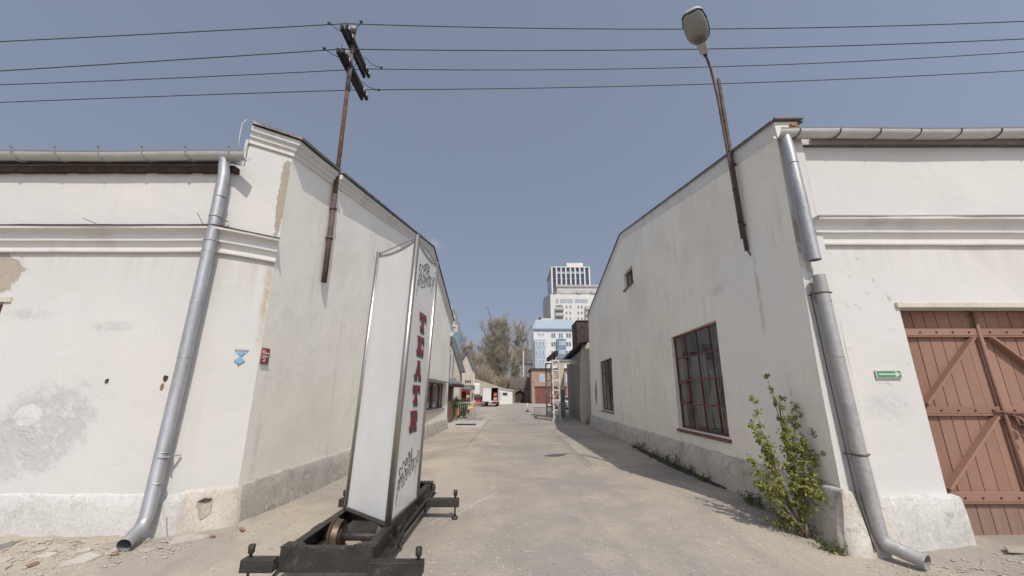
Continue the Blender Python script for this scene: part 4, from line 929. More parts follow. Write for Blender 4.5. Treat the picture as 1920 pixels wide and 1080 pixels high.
GL = {'T': ([(0, 1), (0, .66), (.13, .66), (.2, .78), (.34, .78), (.34, .2), (.2, .2), (.2, 0), (.8, 0), (.8, .2), (.66, .2), (.66, .78), (.8, .78), (.87, .66), (1, .66), (1, 1)], None),
      'E': ([(0, 1), (0, .82), (.12, .82), (.12, .18), (0, .18), (0, 0), (1, 0), (1, .34), (.84, .34), (.78, .2), (.46, .2), (.46, .42), (.62, .42), (.62, .6), (.46, .6), (.46, .8), (.76, .8), (.82, .66), (.97, .66), (.97, 1)], None),
      'A': ([(.3, 1), (.3, .86), (.36, .86), (.14, .18), (0, .18), (0, 0), (.42, 0), (.42, .18), (.36, .18), (.4, .3), (.62, .3), (.66, .18), (.58, .18), (.58, 0), (1, 0), (1, .18), (.88, .18), (.66, 1)], [(.44, .44), (.58, .44), (.51, .70)]),
      'R': ([(0, 1), (0, .82), (.12, .82), (.12, .18), (0, .18), (0, 0), (.56, 0), (.56, .18), (.46, .18), (.46, .38), (.54, .38), (.66, 0), (1, 0), (1, .18), (.9, .18), (.82, .42), (.95, .55), (.95, .85), (.82, 1)], [(.46, .56), (.62, .56), (.66, .66), (.62, .8), (.46, .8)])}
def onface(pts, f0, f1, zt, zb, off, d, mm, name, parent):
    P2 = [face(PC, PR, f0+(f1-f0)*a, zb+(zt-zb)*b, off) for a, b in pts]; dr = Vector((1, -.048, 0))*d
    return MB().poly(P2, dr).build(name, mm, parent)
for ch, zt in zip('TEATR', (2.63, 2.325, 2.02, 1.715, 1.41)):
    outl, hole_ = GL[ch]; f0, f1 = .385, .685
    sh = onface(outl, f0+.03, f1+.03, zt-.04, zt-.26, .002, .003, 'grey_print', 'letter_shadow', t)
    lt = onface(outl, f0, f1, zt, zt-.215, .006, .003, 'red_print', 'letter', t)
    if hole_: onface(hole_, f0, f1, zt, zt-.215, .0095, .0012, 'grey_print', 'letter_counter', lt)
HW = {'s': [[(.9, .9), (.45, 1), (.12, .78), (.5, .5), (.85, .25), (.5, 0), (.1, .1)]], 'c': [[(.9, .85), (.45, 1), (.12, .5), (.45, 0), (.9, .15)]],
      'e': [[(.15, .45), (.85, .62), (.65, 1), (.2, .8), (.12, .3), (.45, 0), (.95, .15)]], 'n': [[(.1, 0), (.12, 1)], [(.12, .7), (.5, 1), (.85, .75), (.9, 0)]],
      'A': [[(.0, -.05), (.55, 1.05), (.85, -.05)], [(.2, .4), (.85, .45)]], 'p': [[(.25, 1.05), (.15, .2), (.1, -.95)], [(.2, .95), (.7, 1), (.85, .6), (.2, .4)]],
      'r': [[(.15, 0), (.2, 1)], [(.17, .6), (.5, 1), (.95, .85)]], 'z': [[(.1, .95), (.9, 1), (.1, 0), (.95, .08)]], 't': [[(.5, 1.5), (.45, .1), (.9, 0)], [(-.1, 1.05), (1.2, 1.25)]],
      'a': [[(.85, .9), (.4, 1), (.1, .5), (.4, 0), (.8, .3)], [(.88, 1), (.82, .1), (1, 0)]], 'j': [[(.6, 1), (.55, -.6), (.1, -.75)], [(.62, 1.3), (.66, 1.38)]]}
def script(word, f0, f1, z0, z1, hgt, parent, w=.011):
    k = 0; n = len(word); rnd = random.Random(len(word)*7+int(z0*100))
    for i, ch in enumerate(word):
        mb = MB()
        fw = (f1-f0)/n; fa = f0+fw*i; zz = z0+(z1-z0)*i/max(1, n-1); hh = hgt*rnd.uniform(.85, 1.12)
        for stroke in HW[ch]:
            # smooth the pen stroke
            pts = []
            for q in range(len(stroke)-1):
                p0 = stroke[max(0, q-1)]; p1 = stroke[q]; p2 = stroke[q+1]; p3 = stroke[min(len(stroke)-1, q+2)]
                for s_ in range(4):
                    u = s_/4; pts.append(tuple(.5*((2*p1[c])+(-p0[c]+p2[c])*u+(2*p0[c]-5*p1[c]+4*p2[c]-p3[c])*u*u+(-p0[c]+3*p1[c]-3*p2[c]+p3[c])*u**3) for c in (0, 1)))
            pts.append(stroke[-1])
            off = .0035+.0004*(k % 5); k += 1
            W3 = [face(PC, PR, fa+a*fw*.86, zz+b*hh, off) for a, b in pts]; vs = []
            for q, p in enumerate(W3):
                d = (W3[min(q+1, len(W3)-1)]-W3[max(q-1, 0)]); sdv = Vector((1, -.048, 0)).cross(d).normalized()
                ww = w*(.55+.45*abs(math.sin(q*.9+i)))*(.6 if q in (0, len(W3)-1) else 1); vs += [p-sdv*ww, p+sdv*ww]
            mb.add(vs, [(2*q, 2*q+1, 2*q+3, 2*q+2) for q in range(len(W3)-1)])
        mb.build('script_letter', 'black_print', parent)
script('scenA', .18, .66, 3.05, 3.18, .165, t, .009); script('prezentacje', .18, .94, 2.89, 3.13, .135, t, .0072)
script('scenA', .18, .64, .675, .82, .145, t, .009); script('prezentacje', .18, .93, .54, .765, .13, t, .0072)

# ------------------------------------------------------------------ plants by the right wall
def leafquad(mb, p, d, n, l, w):
    p = Vector(p); d = Vector(d).normalized(); s_ = d.cross(Vector(n)).normalized(); n2 = s_.cross(d)
    mb.add([p, p+d*l*.42+s_*w/2+n2*l*.06, p+d*l-n2*l*.1, p+d*l*.42-s_*w/2+n2*l*.06], [(0, 1, 2, 3)])
def rv(rnd, a=1): return Vector((rnd.uniform(-a, a), rnd.uniform(-a, a), rnd.uniform(-a, a)))
def curve_pts(a, b, bend, n=8):
    a, b = Vector(a), Vector(b); return [a+(b-a)*(i/n)+Vector(bend)*math.sin(math.pi*i/n) for i in range(n+1)]
rnd = random.Random(11)
bs = Vector((3.56, 5.42, gz(3.56, 5.42)))
t = thing('birch_sapling', bs, 'young leafy birch bush growing against the foot of the right gable wall', 'bush')
fol = MB(); wood = MB(); tips = [(1438, 706, 5.75), (1410, 800, 5.65), (1500, 765, 5.5), (1548, 862, 5.3), (1408, 862, 5.62), (1415, 752, 5.72), (1462, 745, 5.6), (1535, 925, 5.2), (1425, 905, 5.5), (1510, 830, 5.35), (1470, 800, 5.5), (1440, 830, 5.55)]
for k, (u, v, y) in enumerate(tips):
    tp = at(u, v, y); tp.x = min(tp.x, RXY(y, tp.z)-.04); st = bs+Vector((rnd.uniform(-.05, .05), rnd.uniform(-.05, .05), 0)) if k < 7 else bs+(at(*tips[k % 7])-bs)*.3
    pts = curve_pts(st, tp, (rnd.uniform(-.05, .04), rnd.uniform(-.08, .05), rnd.uniform(-.05, .08)), 10)
    wood.tube(pts, [.011*(1-i/11)+.002 for i in range(11)], 6)
    for i in range(2 if k else 3, 11):
        for _ in range(4):
            p = pts[i]+rv(rnd, .02); d = (rv(rnd)+(pts[i]-pts[i-1]).normalized()*.5+Vector((-.25, -.1, .1))).normalized(); ln = rnd.uniform(.06, .26)*(1.1-i/14)*(.5 if k == 0 and i > 6 else 1)
            e = p+d*ln; e.x = min(e.x, RXY(e.y, e.z)-.03)
            if e.z < .04: continue
            wood.tube([p, (p+e)/2+Vector((0, 0, .01)), e], [.003, .0022, .0012], 3, False)
            for q in range(rnd.randint(5, 9)):
                f = rnd.uniform(.15, 1.05); lp = p+(e-p)*f+rv(rnd, .018)
                leafquad(fol, lp, rv(rnd)+Vector((-.2, -.3, -.55)), rv(rnd)+Vector((-.4, -.6, .9)), rnd.uniform(.03, .052), rnd.uniform(.023, .04))
wood.build('stems', 'stem', t); fol.build('foliage', 'leaf_birch', t)
MB().tube([(3.72, 5.72, .0), (3.73, 5.74, .6), (3.735, 5.75, 1.45)], .009, 6).build('stake', 'rust_dark', t)
def weed(x, y, r, h, n, lab, seed, m='leaf_weed', spread=(1, 1)):
    rnd = random.Random(seed); t = thing('weed_clump', (x, y, 0), lab, 'weeds', 'weeds along the right wall'); f = MB(); s_ = MB()
    for k in range(n):
        b = Vector((x+rnd.gauss(0, r*.35)*spread[0], y+rnd.gauss(0, r*.35)*spread[1], 0)); b.z = gz(b.x, b.y); e = b+Vector((rnd.gauss(-.02, r*.35), rnd.gauss(0, r*.35), h*rnd.uniform(.35, 1)))
        e.x = min(e.x, RXY(e.y, e.z)-.1)
        s_.tube([b, (b+e)/2+rv(rnd, .01), e], [.003, .0025, .0015], 3, False)
        for q in range(7):
            lp = b+(e-b)*rnd.uniform(.2, 1)+rv(rnd, .02); leafquad(f, lp, rv(rnd)+Vector((-.2, -.2, .3)), rv(rnd)+Vector((0, 0, 1)), rnd.uniform(.025, .055), rnd.uniform(.014, .03))
    s_.build('stems', 'stem', t); f.build('foliage', m, t)
weed(3.62, 6.55, .30, .20, 34, 'low trailing weeds left of the birch bush at the wall foot', 1, spread=(.5, 1.6))
weed(3.50, 5.55, .28, .22, 40, 'tangle of low weeds right under the birch bush', 2, 'leaf_birch')
weed(3.76, 9.7, .26, .30, 30, 'bushiest weed tuft in the dark soil, below the far edge of the large window', 3)
weed(3.86, 12.4, .34, .30, 26, 'small weed tuft at the wall foot between the two tall windows', 4)
weed(4.22, 22.9, .5, .5, 34, 'dark weeds at the far corner of the right gable wall', 5, 'leaf_dark')
weed(3.60, 5.02, .16, .14, 18, 'little weeds in front of the right building\'s corner plinth', 6)
pts = []; rnd = random.Random(31)
for k in range(31): y_ = 7.6+k*.2; pts.append((RXY(y_)-.09-.20*(.4+.6*math.sin(math.pi*k/30))-rnd.uniform(0, .06), y_, gz(3.7, y_)+.012))
back = [(RXY(p[1])-.02, p[1], .03) for p in pts]
bed = MB().add(pts+back, [(k, k+1, 32+k, 31+k) for k in range(30)], True)
bed.v = [(a, b, c+.02*noise.noise(Vector((a*9, b*9, 1)))) for a, b, c in bed.v]
solo(bed, 'soil_bed', 'soil', 'strip of dark damp soil along the foot of the right gable wall', 'soil')
for k, (yy, w_, h_, n_) in enumerate(((8.3, .2, .14, 14), (9.0, .22, .18, 18), (10.5, .22, .2, 20), (11.3, .24, .2, 18), (13.2, .25, .2, 14))):
    weed(RXY(yy)-.15, yy, w_, h_, n_, ['low weeds in the near end of the dark soil strip', 'low weeds below the near edge of the large window', 'low weeds in the middle of the dark soil strip, past the large window', 'low weeds at the far end of the dark soil strip', 'sparse weeds beyond the dark soil strip, before the far window'][k], 50+k, 'leaf_weed')

# ------------------------------------------------------------------ debris
def rock(mb, p, r, rnd, flat=.55):
    vs = [Vector((1, 0, 0)), Vector((-1, 0, 0)), Vector((0, 1, 0)), Vector((0, -1, 0)), Vector((0, 0, 1)), Vector((0, 0, -1))]
    a = rnd.uniform(0, 6.3); m = Matrix.Rotation(a, 3, 'Z')
    vs = [m @ Vector((v.x*r*rnd.uniform(.6, 1.3), v.y*r*rnd.uniform(.6, 1.3), v.z*r*flat*rnd.uniform(.6, 1.2)))+Vector(p) for v in vs]
    mb.add(vs, [(0, 2, 4), (2, 1, 4), (1, 3, 4), (3, 0, 4), (2, 0, 5), (1, 2, 5), (3, 1, 5), (0, 3, 5)])
rnd = random.Random(5); gr = MB()
for k in range(5200):
    u = rnd.random()
    if u < .36: x, y = rnd.uniform(-7.5, -3.5), 4.95-abs(rnd.gauss(0, .42))
    elif u < .50: yy = rnd.uniform(5.3, 12); x, y = LX(yy)+.1+abs(rnd.gauss(0, .22)), yy
    elif u < .66: x, y = rnd.uniform(3.6, 7.5), 4.75-abs(rnd.gauss(0, .38))
    elif u < .82: yy = rnd.uniform(5, 22); x, y = RXY(yy)-.12-abs(rnd.gauss(0, .22)), yy
    else: x, y = rnd.uniform(-3.4, 3.6), rnd.uniform(2.2, 13)
    r = rnd.uniform(.004, .012)*(1.0 if u > .82 else rnd.choice((1, 1, 1.4, 2.2)))
    rock(gr, (x, y, gz(x, y)+r*.25), r, rnd)
tag(gr.build('gravel', 'rubble'), 'small stones and crumbs strewn along the wall feet and lane', 'gravel', kind='stuff')
def slabpiece(x, y, w, l, h, rot, tilt, m, name, lab, cat, group, seed):
    rnd = random.Random(seed); n = 5; pts = []
    for k in range(n):
        a = 2*math.pi*k/n+rnd.uniform(-.3, .3); r = rnd.uniform(.7, 1.2); pts.append(Vector((math.cos(a)*w*r, math.sin(a)*l*r, 0)))
    mt = Matrix.Rotation(rot, 3, 'Z') @ Matrix.Rotation(tilt, 3, 'X')
    mb = MB().poly([mt @ p for p in pts], mt @ Vector((0, 0, h))); mb.jit(.012, 9)
    o = mb.build(name, m, None, .004); o.location = (x, y, gz(x, y)-h*.45); tag(o, lab, cat, group)
slabpiece(-3.62, 4.98, .19, .13, .07, .5, .12, 'rubble', 'stone_slab', 'pale flat stone slab lying below the broken corner plinth', 'stone', None, 1)
slabpiece(-3.86, 4.72, .07, .05, .03, .2, .1, 'rubble', 'stone', 'small pale stone in front of the pale flat slab', 'stone', None, 2)
slabpiece(-4.25, 4.46, .15, .10, .045, .9, .2, 'slab', 'concrete_piece', 'largest broken concrete piece in front of the left downpipe', 'rubble', None, 3)
for k, (x, y, w) in enumerate(((-4.7, 4.55, .09), (-5.05, 4.42, .11), (-4.45, 4.66, .07), (-4.95, 4.68, .08), (-4.15, 4.68, .06), (-4.85, 4.3, .09))):
    slabpiece(x, y, w, w*.6, .045, .6+.3*k, .22, 'rubble' if k % 2 else 'slab', 'concrete_piece', 'broken concrete piece in the rubble along the left front wall', 'rubble', 'broken concrete along the left wall', 10+k)
for k, (x, y) in enumerate(((-4.05, 4.58), (-4.62, 4.36), (-3.22, 5.3), (-3.40, 5.06))):
    mb = MB().obox((0, 0, .018), (.026+.008*(k % 3), .01, 0), (-.008, .018, 0), (0, .004, .012)).jit(.014, 14); o = mb.build('brick_fragment', 'brick_dull'); o.location = (x, y, gz(x, y)); o.rotation_euler.z = k*1.1
    tag(o, 'orange brick fragment in the rubble near the left building', 'brick', 'orange brick fragments by the left wall')
solo(MB().box(-9, -5.35, 4.62, 4.80, -.05, .085).jit(.012, 3), 'kerb_stone', 'kerb', 'low grey concrete kerb before the left front wall', 'kerb')
for k, (x, y, w, l, r) in enumerate(((5.45, 4.72, .3, .12, -.15), (6.2, 4.8, .34, .14, .1))):
    slabpiece(x, y, w, l, .022, r, .05, 'ground_piece', 'pavement_piece', ['cracked pavement piece before the left leaf of the brown gate', 'cracked pavement piece before the middle of the brown gate'][k], 'rubble', 'cracked paving before the gate', 30+k)

# ------------------------------------------------------------------ left middle distance: porch, old houses, barriers
S = lambda name: tag
# brick pillar with every course laid
t = thing('brick_pillar', (-3.86, 24.5, 0), 'dark brick pillar at the far end of the left white building', 'pillar')
MB().box(-4.05, -3.62, 24.3, 24.75, 0, 2.05).build('core', 'mortar', t)
br = MB().box(-.1, .1, -.055, .055, 0, .065).build('brick', 'pillar_brick', None); first = True
for r_ in range(27):
    for (x, y, rot) in [(-3.95+(.06 if r_ % 2 else 0), 24.27, 0), (-3.74+(.03 if r_ % 2 else 0), 24.27, 0), (-3.60, 24.42+(.04 if r_ % 2 else 0), 1), (-3.60, 24.64+(.03 if r_ % 2 else 0), 1)]:
        o = br if first else br.copy()
        if not first: C.objects.link(o)
        first = False; o.name = 'brick'; o.parent = t; o.location = Vector((x, y, .004+r_*.076))-t.location; o.rotation_euler.z = rot*math.pi/2
t = thing('porch_roof', (-4.2, 24.6, 2.1), 'grey sheet-metal porch roof resting on the dark brick pillar', 'roof')
MB().poly([(-6.5, 23.6, 2.75), (-3.95, 23.6, 2.62), (-3.2, 23.6, 2.28), (-3.2, 23.6, 2.2), (-6.5, 23.6, 2.6)], (0, 3.4, 0)).build('covering', 'canopy', t)
MB().box(-6.5, -3.15, 23.55, 26.9, 2.07, 2.19).build('beam', 'rust_dark', t)
def gabled(name, loc_px, Y, depth, lab, m, extra=None, roofm='slate', ov=.25):
    (ul, vl), (ua, va), (ur, vr), vb = loc_px
    l = at(ul, vl, Y); a = at(ua, va, Y); r = at(ur, vr, Y)
    t = thing(name, ((l.x+r.x)/2, Y, 0), lab, 'house')
    MB().poly([(l.x, Y, 0), (r.x, Y, 0), (r.x, Y, r.z), (a.x, Y, a.z), (l.x, Y, l.z)], (0, depth, 0)).build('wall', m, t)
    MB().box(l.x-3, r.x-.7, Y+depth, Y+7, 0, l.z).build('rear_range', m, t)
    for (p, q, nm) in ((l, a, 'roof_slope'), (a, r, 'roof_slope')):
        d = (q-p).normalized(); n = Vector((-d.z, 0, d.x))
        if nm: pp = p-d*(.35 if p is l else 0); qq = q+d*(.35 if q is r else 0)
        MB().poly([(v.x, Y-ov, v.z+.02) for v in (pp, qq)]+[(v.x+n.x*.16, Y-ov, v.z+.02+n.z*.16) for v in (qq, pp)], (0, depth+ov*2, 0)).build(nm, roofm, t)
    return t, l, a, r
t, l, a, r = gabled('old_house', ((800, 720), (845, 633), (863, 690), 745), 31, 1.2, 'tall narrow old house with a steep gable and arched window, behind the left building', 'beige_wall')
w = MB(); c0 = at(844, 682, 31); pts = [(c0.x-.55, 30.98, c0.z-1.1), (c0.x+.38, 30.98, c0.z-1.1)]+[(c0.x-.085+.465*math.cos(k*math.pi/10), 30.98, c0.z+.5+.62*math.sin(k*math.pi/10)) for k in range(11)]
w.poly(pts, (0, -.03, 0)); w = w.build('arched_window', 'tower_grey', t)
for k in range(4): MB().box(c0.x-.5+.24*k, c0.x-.44+.24*k, 30.90, 30.949, c0.z-1.05, c0.z+.75).build('glazing_bar', 'slate', w)
MB().box(c0.x-.7, c0.x+.5, 30.75, 30.97, c0.z-1.25, c0.z-1.12).build('window_sill', 'slate', t)
t, l, a, r = gabled('old_house', ((858, 690), (876, 661), (888, 692), 745), 40, 1.2, 'lower beige house with pale roof slope, right of the tall narrow gabled house', 'cream_wall')
for u in (873.5, 877.5, 881.5):
    c0 = at(u, 716, 40); MB().box(c0.x-.06, c0.x+.06, 39.94, 39.99, c0.z-.15, c0.z+.15).build('slit_window', 'black', t)
c0 = at(887.5, 745, 40); MB().tube([(c0.x, 39.95, 0), (c0.x, 39.95, 4.2)], .08, 8).build('downpipe', 'lintel', t)
# entrance shelter with posts and red door
t = thing('entrance_shelter', (-3.7, 33, 0), 'flat grey entrance shelter on white posts in front of the beige house', 'shelter')
A0, B0 = at(848, 723, 33), at(884, 729, 33)
MB().box(A0.x-1.5, B0.x, 32.6, 36, B0.z-.05, A0.z+.05).build('roof', 'canopy', t)
for u in (876, 883): c0 = at(u, 745, 33); MB().box(c0.x-.06, c0.x+.06, 32.9, 33.02, 0, B0.z-.05).build('post', 'galv', t)
for k in range(6): c0 = at(878, 738+k*5, 33); MB().box(c0.x-.1, c0.x+.1, 32.85, 32.89, c0.z-.07, c0.z+.07).build('marker', 'car_red' if k % 2 == 0 else 'truck_white', t)
c0 = at(870, 743, 36.5); MB().box(c0.x-.5, c0.x+.5, 36.4, 36.5, 0, 2.2).build('red_door', 'car_red', t)
MB().box(-5.8, -3.4, 36.5, 36.7, 0, 2.6).build('back_wall', 'cream_wall', t)
def bush(name, x, y, w, d, h, n, m, lab, seed, l=.12, cat='hedge', group=None, z0=0, twig=False):
    rnd = random.Random(seed); t = thing(name, (x, y, 0), lab, cat, group); f = MB(); s_ = MB()
    for k in range(9):
        a = rnd.uniform(0, 6.3); e = Vector((x+math.cos(a)*w*.35, y+math.sin(a)*d*.35, h*rnd.uniform(.5, .85)))
        s_.tube([(x+math.cos(a)*w*.1, y+math.sin(a)*d*.1, 0), (e+Vector((x, y, 0)))/2, e], [.03*h/2, .02*h/2, .01*h/2], 5, False)
    lobes = [(Vector((x+rnd.uniform(-.6, .6)*w, y+rnd.uniform(-.6, .6)*d, h*rnd.uniform(.3, .75)+z0)), rnd.uniform(.25, .42)) for _ in range(9)]
    for k in range(n):
        c, rr = rnd.choice(lobes); v = rv(rnd).normalized()*rnd.uniform(.3, 1)**.5
        p = c+Vector((v.x*w*rr*1.2, v.y*d*rr*1.2, v.z*h*rr)); p.z = max(.05, p.z)
        if twig: dd = (v+Vector((0, 0, .6))).normalized(); leafquad(f, p, dd, rv(rnd), l*rnd.uniform(2, 4.5), l*.12)
        else: leafquad(f, p, rv(rnd), rv(rnd)+Vector((0, 0, 1)), l*rnd.uniform(.7, 1.4), l*rnd.uniform(.5, .9))
    s_.build('stems', 'bark', t); f.build('foliage', m, t); return t
for k, (u, w) in enumerate(((851, .38), (860, .42), (872, .45))):
    c0 = at(u, 765, 29.5); bush('potted_shrub', c0.x, 29.5, w, .5, 1.35, 900, 'leaf_hedge', ['green shrub nearest the brick pillar, behind the left barrier', 'middle green shrub behind the left barrier', 'green shrub nearest the entrance shelter, behind the left barrier'][k], 40+k, .13, 'shrub', 'shrubs behind the left barrier')
def barrier(x0, y0, x1, y1, lab, name='crowd_barrier', m='galv', h=1.1):
    t = thing(name, ((x0+x1)/2, (y0+y1)/2, 0), lab, 'barrier', 'crowd barriers'); a, b = Vector((x0, y0, 0)), Vector((x1, y1, 0)); d = (b-a); n = int(d.length/.12)
    MB().tube([a+Vector((0, 0, .15)), a+Vector((0, 0, h)), b+Vector((0, 0, h)), b+Vector((0, 0, .15)), a+Vector((0, 0, .151))], .022, 6).build('frame', m, t)
    for k in range(1, n): p = a+d*k/n; MB().tube([p+Vector((0, 0, .15)), p+Vector((0, 0, h))], .009, 4).build('bar', m, t)
    nn = Vector((d.y, -d.x, 0)).normalized()
    for p in (a+d*.12, a+d*.88): MB().tube([p-nn*.3+Vector((0, 0, .02)), p-nn*.25+Vector((0, 0, .16)), p+nn*.25+Vector((0, 0, .16)), p+nn*.3+Vector((0, 0, .02))], .018, 6).build('foot', m, t)
    return t
barrier(-3.75, 25.9, -1.75, 25.7, 'metal crowd barrier in front of the green shrubs at the left')
barrier(at(862, 780, 28).x, 28.2, at(883, 780, 28).x+.3, 28.0, 'metal crowd barrier half hidden behind the nearer one at the left')
c0 = at(882.5, 764, 25.6); t = thing('warning_board', (c0.x, 25.6, c0.z-.15), 'small orange and yellow notice hung on the left crowd barrier', 'sign')
MB().box(c0.x-.19, c0.x+.19, 25.58, 25.6, c0.z-.15, c0.z+.15).build('board', 'orange', t); MB().box(c0.x-.15, c0.x+.15, 25.572, 25.5785, c0.z-.05, c0.z+.05).build('text_band', 'sign_cream', t)
solo(MB().box(at(857, 775, 27).x-.13, at(857, 775, 27).x+.13, 26.9, 27.1, .3, .75).jit(.03, 4), 'bucket', 'orange', 'small yellow-orange bag by the left crowd barrier', 'bag')
t = thing('yard_slab', (-2.9, 23.3, 0), 'pale concrete apron with a dark drain grate beside the brick pillar', 'slab')
MB().box(-4.0, -1.55, 21.0, 26.6, -.05, .035).jit(.01, 2).build('apron', 'slab', t)
MB().box(-3.05, -1.95, 22.0, 23.1, .0355, .042).build('grate_frame', 'grate', t)
for k in range(11): MB().box(-3.0+k*.095, -2.94+k*.095, 22.05, 23.05, .044, .052).build('grate_bar', 'rust_dark', t)

# ------------------------------------------------------------------ box truck, shed, cars
Y = 57
l, r = at(905, 740, Y).x, at(934.5, 740, Y).x; zt = at(920, 725.5, Y).z; zf = at(920, 753, Y).z
t = thing('box_truck', ((l+r)/2, Y, 0), 'white box truck seen from behind with its right rear door open', 'truck')
mb = MB(); mb.box(l, l+.07, Y, Y+4.5, zf, zt); mb.box(r-.07, r, Y, Y+4.5, zf, zt); mb.box(l+.07, r-.07, Y, Y+4.5, zt-.08, zt); mb.box(l+.07, r-.07, Y, Y+4.5, zf, zf+.1); mb.box(l+.07, r-.07, Y+4.4, Y+4.5, zf+.1, zt-.08); mb.build('box_body', 'truck_white', t)
mb = MB(); mb.box(r-1.0, r-.075, Y+3.9, Y+4.35, zf+.1, zt-.08); mb.box(r-.085, r-.0705, Y+.2, Y+3.9, zf+.1, zt-.08); mb.build('lining', 'truck_in', t)
xm = at(921, 740, Y).x
MB().box(l+.02, xm, Y-.07, Y-.005, zf+.02, zt-.03).build('rear_door', 'truck_white', t)
mb = MB()
for (a, b, c, d) in ((l, r, zt-.12, zt), (l-.03, l+.05, zf, zt), (r-.05, r+.03, zf, zt)): mb.box(a, b, Y-.11, Y-.072, c, d)
mb.build('rear_frame', 'galv', t)
mb = MB(); mb.box(l, r, Y-.05, Y+4.5, zf-.18, zf-.005); mb.box(l+.1, r-.1, Y-.04, Y+.1, .45, zf-.18); mb.box(l+.5, r-.5, Y, Y+7, .6, zf-.2); mb.build('chassis', 'black', t)
for x in (l+.25, r-.25):
    for y in (Y+.9, Y+6): MB().tube([(x-.15, y, .42), (x+.15, y, .42)], .42, 16).build('wheel', 'black', t)
    MB().box(x-.15, x+.15, Y-.12, Y-.06, zf-.35, zf-.2).build('tail_light', 'car_red', t)
mb = MB().box((l+r)/2-.25, (l+r)/2+.25, Y-.07, Y-.05, .55, .68); mb.build('number_plate', 'truck_white', t)
MB().box(l+.05, r-.05, Y+4.7, Y+6.9, .5, 2.2).build('cab', 'truck_white', t, .1)
for k in range(2):
    t2 = thing('crate', ((xm+r)/2+.1, Y+.5, zf+.1), ['lower red crate with white band in the open truck', 'upper red crate in the open truck'][k], 'crate', 'red crates in the truck')
    z = zf+.11+k*.62; MB().box(xm+.3, r-.15, Y+.4+.2*k, Y+1.2, z, z+.58).build('body', 'crate_red', t2, .02); MB().box(xm+.32, r-.17, Y+.385+.2*k, Y+.398+.2*k, z+.2, z+.34).build('band', 'truck_white', t2)
Y = 72; l, r = at(930, 740, Y).x, at(961, 740, Y).x; z1, z2 = at(935, 727, Y).z, at(960, 733, Y).z
t = thing('white_shed', ((l+r)/2, Y, 0), 'low white shed with a slanting roof right behind the truck', 'shed')
MB().poly([(l, Y, 0), (r, Y, 0), (r, Y, z2), (l, Y, z1)], (0, 5, 0)).build('wall', 'truck_white', t)
MB().poly([(l-.2, Y-.2, z1), (r+.2, Y-.2, z2-.02), (r+.2, Y-.2, z2+.12), (l-.2, Y-.2, z1+.14)], (0, 5.4, 0)).build('roof', 'lintel', t)
a, b = at(942, 742, Y), at(951.5, 736, Y); w = MB().box(a.x, b.x, Y-.03, Y-.005, a.z, b.z).build('window', 'galv', t); MB().box(a.x+.06, b.x-.06, Y-.04, Y-.031, a.z+.06, b.z-.06).build('pane', 'black', w)
for k in range(4): c0 = at(937.5, 737+4*k, Y); MB().box(c0.x-.25, c0.x+.25, Y-.02, Y-.004, c0.z-.1, c0.z+.1).build('vent', 'tower_grey', t)
def car(x, y, rot, m, lab, s=1.):
    t = thing('parked_car', (x, y, 0), lab, 'car'); t['_o'] = (0, 0, 0)
    side = [(-2.1, .28), (-2.1, .75), (-1.95, .85), (-1.2, .92), (-.55, 1.38), (.75, 1.42), (1.45, .98), (2.0, .92), (2.12, .7), (2.12, .28)]
    MB().poly([(-.82, a, b) for a, b in side], (1.64, 0, 0)).build('body', m, t, .06)
    for (p, nm) in (([(-1.12, .95), (-.55, 1.33), (.1, 1.35), (.1, .95)], 'side_window'), ([(.16, .95), (.16, 1.35), (.72, 1.36), (1.3, .98)], 'side_window')):
        for sx in (-.825, .825): MB().poly([(sx, a, b) for a, b in p], (.004 if sx > 0 else -.004, 0, 0)).build(nm, 'black', t)
    MB().poly([(-.7, -1.16, .97), (.7, -1.16, .97), (.6, -.62, 1.34), (-.6, -.62, 1.34)], (0, -.02, .02)).build('windscreen', 'black', t)
    MB().poly([(-.7, 1.44, 1.0), (.7, 1.44, 1.0), (.6, .82, 1.40), (-.6, .82, 1.40)], (0, .02, .02)).build('rear_window', 'black', t)
    for sx in (-.78, .78):
        for sy in (-1.3, 1.3):
            w = MB().tube([(sx-.09, sy, .31), (sx+.09, sy, .31)], .31, 16).build('wheel', 'black', t); MB().tube([(sx-.095, sy, .31), (sx+.095, sy, .31)], .18, 12).build('rim', 'galv', w)
    for sx in (-.6, .6): MB().box(sx-.16, sx+.16, -2.12, -2.09, .62, .76).build('headlight', 'sign_white', t); MB().box(sx-.16, sx+.16, 2.10, 2.135, .72, .84).build('tail_light', 'car_red', t)
    t.rotation_euler.z = rot; t['_o'] = (x, y, 0); return t
car(at(893, 752, 58).x, 60, .15, 'car_red', 'dark red parked car left of the truck')
car(at(1066, 752, 45).x, 46, .3, 'car_white', 'white parked car behind the lattice steel posts')
t = thing('excavator', (at(893, 735, 66).x, 66, 0), 'white cabin of a machine above the red car, left of the truck', 'vehicle')
c0 = at(891, 729, 66); MB().box(c0.x-.7, c0.x+.8, 65.6, 67, c0.z-1., c0.z+.9).build('cabin', 'truck_white', t, .25); MB().box(c0.x-.8, c0.x+.9, 65.5, 67.2, .6, c0.z-1.).build('body', 'rust_dark', t, .1)
for x in (c0.x-.7, c0.x+.8): MB().tube([(x-.15, 66, .5), (x+.15, 66, .5)], .5, 14).build('wheel', 'black', t)
# cream boundary wall behind the truck
p0, p1 = at(886, 712, 78), at(946, 729, 74)
solo(MB().poly([(p0.x, 78, 0), (p1.x, 74, 0), (p1.x, 74, p1.z), (p0.x, 78, p0.z+.4)], (0, .4, 0)), 'boundary_wall', 'cream_wall', 'low cream rendered wall behind the box truck', 'wall')

